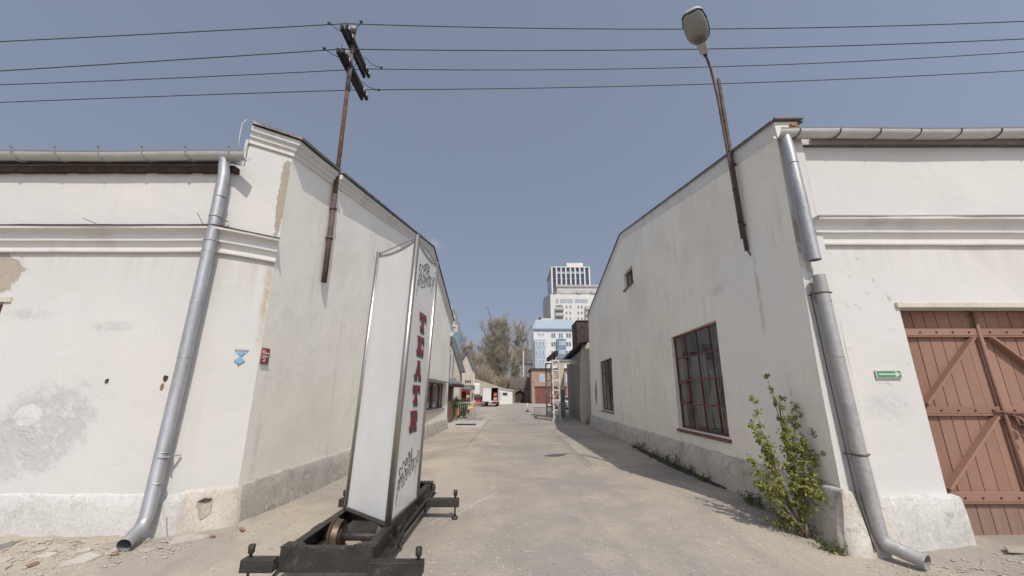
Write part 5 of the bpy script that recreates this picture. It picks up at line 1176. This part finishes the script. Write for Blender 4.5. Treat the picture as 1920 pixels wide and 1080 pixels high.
# ------------------------------------------------------------------ right middle distance: shed wing, lattice gantry
t = thing('industrial_wing', (4.6, 24, 0), 'grey sheeted industrial wing behind the right white building', 'building')
wx = lambda y: 4.30+.035*(y-24)
MB().poly([(wx(24.2), 24.2, 0), (wx(33), 33, 0), (wx(33), 33, 4.3), (wx(24.2), 24.2, 4.4)], (3, 0, 0)).build('wall', 'grey_sheet', t)
for k in range(13):
    y = 24.6+k*.66; MB().box(wx(y)-.10, wx(y)-.001, y, y+.36, .05, 4.2).build('sheet_panel', 'grey_sheet', t)
p0, p1 = at(1086, 700, 24.0), at(1104, 700, 24.0)
MB().poly([(p0.x, 24, 0), (p1.x+.6, 24, 0), (p1.x+.6, 24, 4.65), (p0.x+.35, 24, 4.65), (p0.x+.2, 24, 4.2), (p0.x, 24, 1.2)], (0, .19, 0)).build('end_wall', 'pillar_cream', t)
MB().poly([(wx(23.6)-.35, 23.6, 4.42), (wx(35)-.35, 35, 4.34), (wx(35)+.2, 35, 4.44), (wx(23.6)+.2, 23.6, 4.52)], (0, 0, .16)).build('eaves_rail', 'rust_dark', t)
for k in range(9): y = 24.3+k*1.2; MB().box(wx(y)-.25, wx(y)+.1, y, y+.1, 4.2, 4.40).build('rafter_end', 'rust_dark', t)
p0, p1 = at(1072, 612, 36), at(1106, 607, 36)
MB().box(p0.x, p1.x+4, 33.2, 36, 0, p0.z).build('brick_block', 'dark_brick_shaded', t)
MB().box(p0.x-.03, p1.x+4.2, 33.1, 36.1, p0.z, p0.z+.06).build('parapet', 'slate', t)
q0, q1 = (wx(24.2)+.25, 24.2, 4.55), (p0.x+.4, 33.1, p0.z-.5)
MB().poly([(wx(24)+.2, 24, 4.60), (wx(33)+.2, 33, 4.52), (wx(33)+3.2, 33, 7.2), (wx(24)+3.2, 24, 7.2)], (0, 0, .1)).build('tile_roof', 'dark_brick_shaded', t)
for k in range(3): MB().tube([(wx(24)+.4+k*.5, 25+k*2, 4.9+k*.5), (wx(30)+.6+k*.6, 31+k*.5, 5.2+k*.5)], .02, 5).build('roof_rod', 'rust_grey', t)
def lattice(x, y, w, z1, m, t, nb):
    for sx in (-1, 1):
        for sy in (-1, 1): MB().box(x+sx*w/2-.03, x+sx*w/2+.03, y+sy*w/2-.03, y+sy*w/2+.03, .05, z1).build('chord', m, t)
    hb = (z1-.1)/nb
    for k in range(nb):
        z = .1+k*hb
        for sy in (-1, 1):
            yy = y+sy*(w/2+.02)
            a, b = (x-w/2, yy, z+.05), (x+w/2, yy, z+hb-.05)
            if k % 2: a, b = (x+w/2, yy, z+.05), (x-w/2, yy, z+hb-.05)
            MB().bar(a, b, .014, .065, (0, 1, 0)).build('lacing_bar', m, t); MB().box(x-w/2, x+w/2, yy-.008, yy+.008, z+hb-.08, z+hb).build('batten', m, t)
        for sx in (-1, 1):
            xx_ = x+sx*(w/2+.02); MB().bar((xx_, y-w/2, z+.05), (xx_, y+w/2, z+hb-.05), .012, .045, (1, 0, 0)).build('lacing_bar', m, t)
t = thing('lattice_gantry', (3.1, 26, 0), 'cream lattice steel gantry with two posts and a crossbeam, left of the grey wing', 'gantry')
gx_, gzt = at(1043, 740, 26).x, at(1043, 676, 26).z
MB().box(gx_-.35, gx_+.35, 25.65, 26.35, 0, .16).build('footing', 'kerb', t)
lattice(gx_, 26, .40, gzt, 'gantry', t, 6)
g2 = at(1029.5, 740, 31.5).x; lattice(g2, 31.5, .40, at(1029, 681, 31.5).z, 'rust_grey', t, 6)
b0, b1 = at(1036, 679, 26), at(1086, 680, 26)
for dz in (-.12, .12): MB().box(b0.x, b1.x, 25.85, 26.15, b0.z+dz-.015, b0.z+dz+.015).build('beam_flange', 'gantry', t)
MB().box(b0.x, b1.x, 25.99, 26.01, b0.z-.104, b0.z+.104).build('beam_web', 'gantry', t)
MB().bar((gx_+.05, 25.6, gzt+.45), (g2, 32, at(1029, 681, 31.5).z+.3), .2, .28).build('runway_beam', 'rust_dark', t)
MB().bar((gx_-.1, 25.9, gzt+.05), (gx_-.1, 25.9, gzt+.35), .1, .2).build('bracket', 'rust_dark', t)
t = thing('gate_pier', (at(1052.5, 740, 29).x, 29, 0), 'cream square pier with a grey lower half behind the lattice gantry', 'pillar')
a, b = at(1048, 700, 29), at(1057.5, 700, 29); zm = at(1052, 731, 29).z; zt = at(1052, 681, 29).z
MB().box(a.x, b.x, 29, 29.4, zm, zt).build('upper_shaft', 'pillar_cream', t); MB().box(a.x-.02, b.x+.02, 28.98, 29.42, 0, zm).build('lower_shaft', 'pillar_grey', t)
barrier(at(1003, 785, 29).x, 29.5, at(1036, 785, 27).x, 27.2, 'low metal barrier left of the lattice gantry', h=.75)
barrier(at(1050, 785, 27).x, 27, at(1066, 785, 27).x, 26.7, 'narrow metal barrier right of the lattice gantry')
c0 = at(989, 768, 40); t = thing('bollard', (c0.x, 40, 0), 'small white bollard standing alone on the lane', 'bollard')
MB().tube([(c0.x, 40, 0), (c0.x, 40, .1)], .16, 10).build('base', 'black', t); MB().tube([(c0.x, 40, .1), (c0.x, 40, .75), (c0.x, 40, .8)], [.06, .055, .02], 10).build('post', 'sign_white', t)

# ------------------------------------------------------------------ far buildings
def grid_windows(t, wall_y, rects, frame='sign_white', pane='pane', cross=1, d=.05):
    for (x0, x1, z0, z1) in rects:
        w = MB().box(x0, x1, wall_y-d, wall_y-.004, z0, z1).build('window', frame, t); b = min(.12, (x1-x0)*.1)
        n = cross+1
        for k in range(n):
            xa = x0+b+(x1-x0-b)*k/n; xb = x0+(x1-x0-b)*(k+1)/n
            MB().box(xa, xb, wall_y-d-.02, wall_y-d-.002, z0+b, z1-b).build('pane', pane, w)
def pr(u0, u1, v0, v1, Y):
    a, b = at(u0, v1, Y), at(u1, v0, Y); return (a.x, b.x, a.z, b.z)
Y = 76; l, r = at(997, 740, Y).x, at(1078, 740, Y).x; zt = at(1020, 694, Y).z
t = thing('brick_garage', ((l+r)/2, Y, 0), 'red brick garage building with brown-red doors at the end of the lane', 'building')
MB().box(l, r, Y, Y+9, 0, zt).build('wall', 'garage_brick', t); MB().box(l-.25, r+.25, Y-.25, Y+9.2, zt, zt+.35).build('parapet', 'dark_brick_shaded', t)
for (u0, u1) in ((1004, 1031), (1035, 1062)):
    x0, x1, _, z1 = pr(u0, u1, 727, 757, Y); d = MB().box(x0, x1, Y-.06, Y-.005, 0, z1).build('garage_door', 'red_door', t); n = 9
    for k in range(n): MB().box(x0+(x1-x0)*k/n+.02, x0+(x1-x0)*(k+1)/n-.02, Y-.10, Y-.062, .03, z1-.03).build('plank', 'red_door', d)
    MB().box(x0-.1, x1+.1, Y-.15, Y-.004, z1+.002, z1+.25).build('lintel', 'dark_brick_shaded', t)
grid_windows(t, Y, [pr(1012, 1020.5, 702, 716, Y), pr(1061, 1070, 702, 716, Y)], 'sign_white', 'pane_blue', 1)
for k in range(14):
    z = .4*k+.2; MB().box(l-.03, l+.25+(.15 if k % 2 else 0), Y-.03, Y-.002, z, z+.33).build('quoin', 'garage_brick', t)
Y = 84; l, r = at(955, 740, Y).x, at(999, 740, Y).x; zt = at(980, 707, Y).z
t = thing('ruined_wall', ((l+r)/2, Y, 0), 'dark ruined stone wall with a blocked arch between shed and garage', 'wall')
mb = MB(); n = 26
top = [(l+(r-l)*k/n, Y, zt+.35*noise.noise(Vector((k*.9, 3, 0)))) for k in range(n+1)]
ax0_, ax1_ = at(966, 740, Y).x, at(984, 740, Y).x; az = at(970, 732, Y).z
mb.poly([(l, Y, 0), (ax0_, Y, 0)]+[(ax0_+(ax1_-ax0_)*k/8, Y, az*(.75+.25*math.sin(math.pi*k/8))) for k in range(9)]+[(ax1_, Y, 0), (r, Y, 0)]+top[::-1], (0, 1.2, 0)); mb.build('masonry', 'stone_wall', t)
MB().box(ax0_-.2, ax1_+.2, Y+.5, Y+.7, 0, az+.2).build('arch_filling', 'dark_brick_shaded', t)
rnd = random.Random(9); st = MB().box(-.5, .5, -.12, .12, -.22, .22).build('stone', 'stone_wall', None); first = True
for k in range(70):
    x = rnd.uniform(l+.5, r-.5); z = rnd.uniform(az+.5, zt-.6) if ax0_-1 < x < ax1_+1 else rnd.uniform(.4, zt-.6)
    o = st if first else st.copy()
    if not first: C.objects.link(o)
    first = False; o.name = 'stone'; o.parent = t; o.location = Vector((x, Y-rnd.uniform(-.06, .04), z))-t.location; o.scale = (rnd.uniform(.5, 1.2), 1, rnd.uniform(.6, 1.2))
# apartment house, white with blue bays
Y = 110; x0, x1, _, z1 = pr(1002, 1078, 640, 700, Y); zt = at(1020, 617, Y).z
t = thing('apartment_house', ((x0+x1)/2, Y, 0), 'white apartment house with pale blue bays and blue roof behind the garage', 'building')
MB().box(x0, x1, Y, Y+14, 0, zt).build('wall', 'apart_white', t)
zr = at(1040, 601, Y+3).z
MB().poly([(x0-.3, Y-.4, zt), (x1, Y-.4, zt), (x1, Y+3.5, zr), (x0+.8, Y+3.5, zr)], (0, .01, .35)).build('roof', 'roof_blue', t)
MB().poly([(x0-.3, Y-.45, zt-.3), (x1, Y-.45, zt-.3), (x1, Y-.45, zt+.05), (x0-.3, Y-.45, zt+.05)], (0, .4, 0)).build('eaves', 'apart_steel', t)
MB().box(x0+.8, x1, Y+3.4, Y+14, zt, zr-.1).build('attic', 'roof_blue', t)
rows = [(624, 634), (640.5, 650), (657, 666.5), (674, 684)]
wins = []
for (v0, v1) in rows:
    for (u0, u1) in ((1033, 1042), (1047, 1056), (1061, 1071)):
        if v0 > 630 and u0 == 1047: continue
        wins.append(pr(u0, u1, v0, v1, Y))
grid_windows(t, Y, wins, 'sign_white', 'pane', 1)
grid_windows(t, Y, [pr(1008, 1013.5, 624, 630, Y), pr(1015, 1020, 624, 630, Y)], 'sign_white', 'pane_light', 1)
bx0, bx1, bz0, bz1 = pr(1003, 1022, 637, 696, Y); b = MB().box(bx0, bx1, Y-.9, Y-.002, 0, bz1).build('bay', 'apart_blue', t)
for (v0, v1) in rows[1:]:
    for (u0, u1) in ((1003.6, 1008), (1009, 1014.5), (1015.5, 1021)):
        q = pr(u0, u1, v0, v1, Y); w = MB().box(q[0], q[1], Y-.95, Y-.902, q[2], q[3]).build('bay_window', 'sign_white', b)
        MB().box(q[0]+.08, q[1]-.08, Y-.97, Y-.952, q[2]+.1, q[3]-.1).build('bay_pane', 'pane_light', t)
bx0, bx1, bz0, bz1 = pr(1044.5, 1060, 636, 673, Y); b = MB().box(bx0, bx1, Y-.9, Y-.002, bz0, bz1).build('bay', 'apart_steel', t)
for (v0, v1) in rows[1:]:
    if v1 > 673: continue
    for (u0, u1) in ((1048, 1051.5), (1052.5, 1056), (1056.5, 1059)):
        q = pr(u0, u1, v0, v1-2, Y); w = MB().box(q[0], q[1], Y-.95, Y-.902, q[2], q[3]).build('bay_window', 'sign_white', b); MB().box(q[0]+.06, q[1]-.06, Y-.97, Y-.952, q[2]+.1, q[3]-.1).build('bay_pane', 'pane_light', t)
MB().box(x0-.08, x0+.15, Y-.1, Y+.0, 0, zt).build('corner_strip', 'sign_white', t)
# white residential tower
Y = 170; x0, x1, _, _ = pr(1033, 1150, 560, 600, Y); zt = at(1060, 552, Y).z
t = thing('white_tower', ((x0+x1)/2, Y, 0), 'broad white residential tower block with balconies behind the blue roof', 'building')
MB().box(x0, x1, Y, Y+26, 0, zt).build('wall', 'tower_white', t)
xs0 = at(1023.5, 560, Y+6).x; MB().poly([(x0, Y+.3, 0), (xs0, Y+14, 0), (xs0, Y+14, at(1024, 557, Y+14).z), (x0, Y+.3, zt-.3)], (0, 10, 0)).build('side_wing', 'tower_grey', t)
ux0 = at(1045, 540, Y+1).x; zu = at(1070, 538, Y+1).z
MB().box(ux0, x1, Y+1, Y+24, zt, zu).build('upper_storey', 'tower_white', t); MB().box(ux0-.6, x1, Y+.3, Y+24, zu, zu+.7).build('cornice', 'tower_grey', t)
MB().box(ux0+.6, x1-2, Y+.55, Y+.95, zt+.6, zt+2.4).build('band', 'tower_grey', t)
for u in (1085, 1112): q = pr(u-4, u+4, 546, 551, Y+.5); MB().box(q[0], q[1], Y-.4, Y+.5, q[2], q[3]).build('balcony', 'tower_grey', t)
rects = [pr(1042, 1047, 560, 569, Y)]
for a in range(5): rects.append(pr(1050+a*4.9, 1054+a*4.9, 560.5, 568.5, Y))
for a in range(5): rects.append(pr(1078+a*4.9, 1082+a*4.9, 560.5, 568.5, Y))
grid_windows(t, Y, rects, 'tower_grey', 'pane_light', 0)
rects = []
for (v0, v1) in ((573, 578.5), (584, 589.5), (595, 600)):
    for u in (1061, 1068, 1083, 1089.5, 1108): rects.append(pr(u, u+2.8, v0, v1, Y))
grid_windows(t, Y, rects, 'tower_grey', 'pane', 0)
for v in (572, 583, 594.5):
    q = pr(1042, 1055, v, v+5, Y); MB().box(q[0], q[1], Y-.02, Y-.003, q[2], q[3]).build('balcony_door', 'pane', t)
    q = pr(1041, 1056.5, v+5, v+10, Y); MB().box(q[0], q[1], Y-1.6, Y-.004, q[2], q[3]).build('balcony', 'tower_grey', t)
    q = pr(1097, 1104, v+3, v+9, Y); MB().box(q[0], q[1], Y-1.5, Y-.004, q[2], q[3]).build('balcony', 'tower_grey', t)
for k in range(3): q = pr(1015+k*6, 1020+k*6, 600.5, 604, 130); MB().poly([(q[0], 130, q[2]), (q[1], 130, q[2]), ((q[0]+q[1])/2, 130, q[3])], (0, .5, 0)).build('roof_truss', 'tower_grey', t)
q = pr(1010, 1033, 597, 604, 131); MB().box(q[0], q[1], 131, 138, 0, q[3]).build('annex', 'tower_white', t)
q = pr(1010.5, 1014.5, 595, 604, 130.5); MB().box(q[0], q[1], 130.5, 130.9, q[2], q[3]).build('chimney', 'black', t)
# dark glass tower
Y = 230; x0, x1, _, _ = pr(1037, 1107, 560, 600, Y); zt = at(1070, 503.5, Y).z; zb = at(1070, 552, Y).z
t = thing('glass_tower', ((x0+x1)/2, Y, 0), 'dark glass office tower with white vertical fins above the white tower block', 'building')
MB().box(x0, x1, Y, Y+30, 0, zt).build('shaft', 'tower_glass', t)
xs0 = at(1030.5, 530, Y+16).x; MB().poly([(x0-.1, Y+.2, 0), (xs0, Y+20, 0), (xs0, Y+20, zt-3), (x0-.1, Y+.2, zt-.3)], (.0, 9, 0)).build('side_face', 'tower_glass', t)
nf = 8
for k in range(nf+1): x = x0+(x1-x0)*k/nf; MB().box(x-.45, x+.45, Y-.7, Y-.01, 0, zt+.4).build('fin', 'tower_white', t)
for k in range(nf):
    xa, xb = x0+(x1-x0)*k/nf+.55, x0+(x1-x0)*(k+1)/nf-.55
    if 0 < k < nf-1: q0, q1 = at(1070, 513.5, Y).z, at(1070, 509.5, Y).z; MB().box(xa-.08, xb+.08, Y-.25, Y-.012, q0, q1).build('spandrel', 'pane_blue', t)
    for j in range(6): z = zt-4.5-j*3.4-2.2; MB().box(xa, xb, Y-.12, Y-.011, z, z+.35).build('transom', 'pane', t)
MB().box(x0-.6, x1+.6, Y-.8, Y+30, zt+.41, zt+1.0).build('roof_edge', 'tower_white', t)
q = pr(1062, 1092, 500.5, 503, Y+8); MB().box(q[0], q[1], Y+6, Y+18, zt+1, q[3]+2.0).build('plant_room', 'tower_white', t)
# left far tower with stepped top
Y = 150; t = thing('stepped_tower', (at(840, 700, Y).x, Y, 0), 'far pale stepped office tower with a teal glass foot, above the old house', 'building')
zl = 0
for k, (u1, v) in enumerate(((862, 624), (857.5, 609), (851.5, 590), (845.5, 571))):
    a = at(u1, v, Y); xl = at(790, v, Y).x
    MB().poly([(xl, Y+k*1.2, zl), (a.x, Y+k*1.2, zl), (a.x, Y+k*1.2, a.z), (xl, Y+k*1.2, a.z+3+k)], (0, 18, 0)).build('glass_foot' if k == 0 else 'storey_step', 'teal_glass' if k == 0 else 'tower_grey', t)
    if k: MB().bar((a.x-5, Y+k*1.2-.06, a.z-.8+.9), (a.x-.6, Y+k*1.2-.06, a.z-.9), .1, .45, (0, 1, 0)).build('slate_strip', 'slate', t)  # dark slanting slate bar on each upper step
    zl = a.z-.2
c0 = at(832, 566, Y); MB().tube([(c0.x, Y, zl-2), (c0.x, Y, c0.z+3)], .5, 8).build('mast', 'sign_white', t)
for k in range(5):
    c0 = at(836+k*2, 569+k*1.4, Y+3); MB().box(c0.x-.13, c0.x+.13, Y+3.0, Y+3.2, c0.z-.7, c0.z+.9).build('roof_letter', 'tower_white', t)
# dish on the tall house
c0 = at(844, 621, 30); t = thing('satellite_dish', c0, 'round white satellite dish above the ridge of the tall narrow house', 'satellite dish')
mb = MB(); n = 18; vs = [Vector((0, .10, 0))]; nn = Matrix.Rotation(-.45, 3, 'Z') @ Matrix.Rotation(.25, 3, 'X')
for q_, (rr, dd) in enumerate(((.2, .085), (.38, .0))):
    for k in range(n): vs.append(Vector((math.cos(2*math.pi*k/n)*rr, dd, math.sin(2*math.pi*k/n)*rr)))
mb.add([nn @ v+c0 for v in vs], [(0, 1+k, 1+(k+1) % n) for k in range(n)]+[(1+k, 1+(k+1) % n, n+1+(k+1) % n, n+1+k) for k in range(n)], True); mb.build('reflector', 'sign_white', t)
MB().tube([nn @ Vector((0, 0, -.3))+c0, nn @ Vector((0, -.4, -.05))+c0], .015, 5).build('feed_arm', 'galv', t); MB().tube([c0+Vector((0, .12, 0)), c0+Vector((0, .4, -.2)), c0+Vector((0, .4, -1.2))], .03, 6).build('mast', 'galv', t)
# low pale houses and a dark block glimpsed through the trees
q = pr(966, 999, 684, 706, 120); t = thing('low_house', ((q[0]+q[1])/2, 120, 0), 'low pale house glimpsed through the willow, left of the garage', 'house'); MB().box(q[0], q[1], 120, 126, 0, q[3]).build('wall', 'tower_white', t)
grid_windows(t, 120, [pr(976, 981, 697, 702, 120), pr(985, 990, 697, 702, 120)], 'sign_white', 'pane', 1); MB().box(q[0]-.4, q[1]+.4, 119.6, 126.4, q[3], q[3]+.5).build('roof', 'slate', t)
q = pr(984, 1001, 655, 700, 135); t = thing('dark_block', ((q[0]+q[1])/2, 135, 0), 'dark grey block beside the left edge of the apartment house', 'building'); MB().box(q[0], q[1], 135, 143, 0, q[3]).build('wall', 'slate', t)
grid_windows(t, 135, [pr(986+5*a, 989.5+5*a, v, v+5, 135) for a in range(3) for v in (660, 669, 678, 687)], 'tower_grey', 'pane', 0)
solo(MB().tube([at(981, 745, 86), at(981, 735, 86), at(981.5, 658, 86)], [.2, .18, .13], 8), 'concrete_post', 'tower_grey', 'pale concrete post standing behind the ruined wall under the willow', 'post')

# ------------------------------------------------------------------ trees
def tree(name, x, y, lobes, lab, seed, ntw, twm, leafm=None, base_r=.5, wd=.02, group=None, nb=90, tl=1.2, stems=4):
    """limbs reach for points spread through the crown lobes (cx, cy, cz, rx, ry, rz); twigs fan out from every branch"""
    rnd = random.Random(seed); t = thing(name, (x, y, 0), lab, 'tree', group); tr = MB(); cr = MB(); fine = []
    roots = [Vector((x+rnd.uniform(-1, 1)*base_r*.8, y+rnd.uniform(-1, 1)*base_r*.5, 0)) for _ in range(stems)]
    limbs = []
    def path(a, b, bow, n=9):
        a, b = Vector(a), Vector(b); out = []
        w1, w2 = rv(rnd, 1), rv(rnd, 1)
        for i in range(n+1):
            f = i/n; p = a.lerp(b, f); hz = Vector((b.x-a.x, b.y-a.y, 0))
            p = p-hz*bow*math.sin(math.pi*f)*.5+(w1*math.sin(f*7)+w2*math.sin(f*13))*.018*(b-a).length*math.sin(math.pi*f)
            out.append(p)
        return out
    for L_ in lobes:
        c = Vector(L_[:3]); R_ = L_[3:]
        for k in range(7):                                  # main limbs
            v = rv(rnd).normalized(); e = c+Vector((v.x*R_[0]*.75, v.y*R_[1]*.75, abs(v.z)*R_[2]*.8))
            st = rnd.choice(roots); pts = path(st, e, .55)
            tr.tube(pts, [base_r*.36*(1-f/9.6)+.025 for f in range(10)], 6, False); limbs.append((pts, L_)); fine.append(pts[4:])
        for k in range(nb):                                 # branches to the crown skin
            pts0, _ = rnd.choice([l_ for l_ in limbs if l_[1] is L_]); i = rnd.randrange(2, 10); p = pts0[i]
            v = rv(rnd).normalized()*rnd.uniform(.72, 1.0); e = c+Vector((v.x*R_[0], v.y*R_[1], v.z*R_[2]))
            if (e-p).length > R_[2]*1.1 or e.z < p.z-.25*R_[2]: e = p.lerp(e, .5)
            pts = path(p, e, .3, 6); r = base_r*.065
            tr.tube(pts, [r*(1-.8*f/6)+.012 for f in range(7)], 4, False); fine.append(pts[1:]); fine.append(pts[3:])
            for _ in range(3):
                q = pts[rnd.randrange(2, 7)]; e2 = q+((e-c).normalized()*.8+rv(rnd, .9)+Vector((0, 0, .5)))*rnd.uniform(.08, .15)*R_[2]; e2.z = min(e2.z, c.z+R_[2]*1.02)
                p2 = path(q, e2, .15, 4); tr.tube(p2, [r*.35*(1-.7*f/4)+.008 for f in range(5)], 3, False); fine.append(p2); fine.append(p2)
    tr.build('trunk', 'bark', t)
    for k in range(ntw):
        pts = rnd.choice(fine); i = rnd.randrange(1, len(pts)); p = pts[i-1].lerp(pts[i], rnd.random())
        d = ((pts[i]-pts[i-1]).normalized()*.6+rv(rnd, .75)+Vector((0, 0, .35))).normalized(); ln = rnd.uniform(.5, 1.5)*tl
        s_ = d.cross(rv(rnd)).normalized()*wd*rnd.uniform(.6, 1.3); e = p+d*ln
        cr.add([p-s_, p+s_, e], [(0, 1, 2)])
    cr.build('twigs', twm, t)
    if leafm:
        lf = MB()
        for k in range(int(ntw*.45)):
            pts = rnd.choice(fine); p = rnd.choice(pts)+rv(rnd, 1.)*tl*.8; leafquad(lf, p, rv(rnd), rv(rnd), rnd.uniform(.05, .11), rnd.uniform(.04, .08))
        lf.build('crown', leafm, t)
    return t
def lobe(u0, u1, v0, v1, Y, ry=None):
    a, b = at(u0, v1, Y), at(u1, v0, Y); return ((a.x+b.x)/2, Y, (a.z+b.z)/2, (b.x-a.x)/2, ry or (b.x-a.x)/2, (b.z-a.z)/2)
tree('willow_tree', at(940, 745, 92).x, 92, [lobe(900, 966, 579, 650, 92), lobe(893, 945, 590, 705, 92), lobe(918, 968, 581, 700, 93), lobe(884, 925, 625, 720, 91), lobe(925, 975, 640, 740, 91)], 'big bare-branched willow just coming into leaf behind the white shed', 4, 34000, 'twig_grey', 'leaf_willow', .85, nb=66, wd=.015)
tree('willow_tree', at(962, 745, 97).x, 97, [lobe(958, 1006, 592, 690, 97), lobe(960, 1000, 640, 725, 96)], 'slimmer willow leaning right, beside the apartment house', 8, 11000, 'twig_grey', 'leaf_willow', .6, nb=50, stems=2, wd=.015)
tree('bare_tree', at(876, 720, 74).x, 74, [lobe(858, 892, 634, 712, 74)], 'brown bare tree rising behind the beige house', 5, 9000, 'twig_brown', None, .35, nb=90, tl=.9)
tree('bare_tree', at(898, 720, 88).x, 88, [lobe(882, 912, 655, 730, 88)], 'brown bare tree between the beige house and the willow', 6, 8000, 'twig_brown', None, .35, nb=90, tl=.9)
c0 = at(905, 730, 84); bush('dark_shrub', c0.x-1, 84, 3.4, 2, 4.8, 5200, 'leaf_dark', 'dark evergreen shrub behind the cream wall left of the truck', 21, .3, 'shrub')
c0 = at(925, 735, 86); bush('brush_thicket', c0.x, 86, 5, 2, 4.6, 3600, 'twig_brown', 'brown brushwood thicket behind the box truck', 22, .42, 'shrub', twig=True)
c0 = at(950, 735, 88); bush('brush_thicket', c0.x, 87, 4, 2, 4.2, 2600, 'twig_grey', 'grey brushwood under the willow beside the ruined wall', 23, .42, 'shrub', twig=True)
c0 = at(886, 700, 80); bush('brush_thicket', c0.x, 81, 4, 2, 7, 5200, 'twig_brown', 'tall brown brushwood right beside the beige house', 24, .45, 'shrub', twig=True)

for o in bpy.data.objects:
    if '_o' in o: del o['_o']
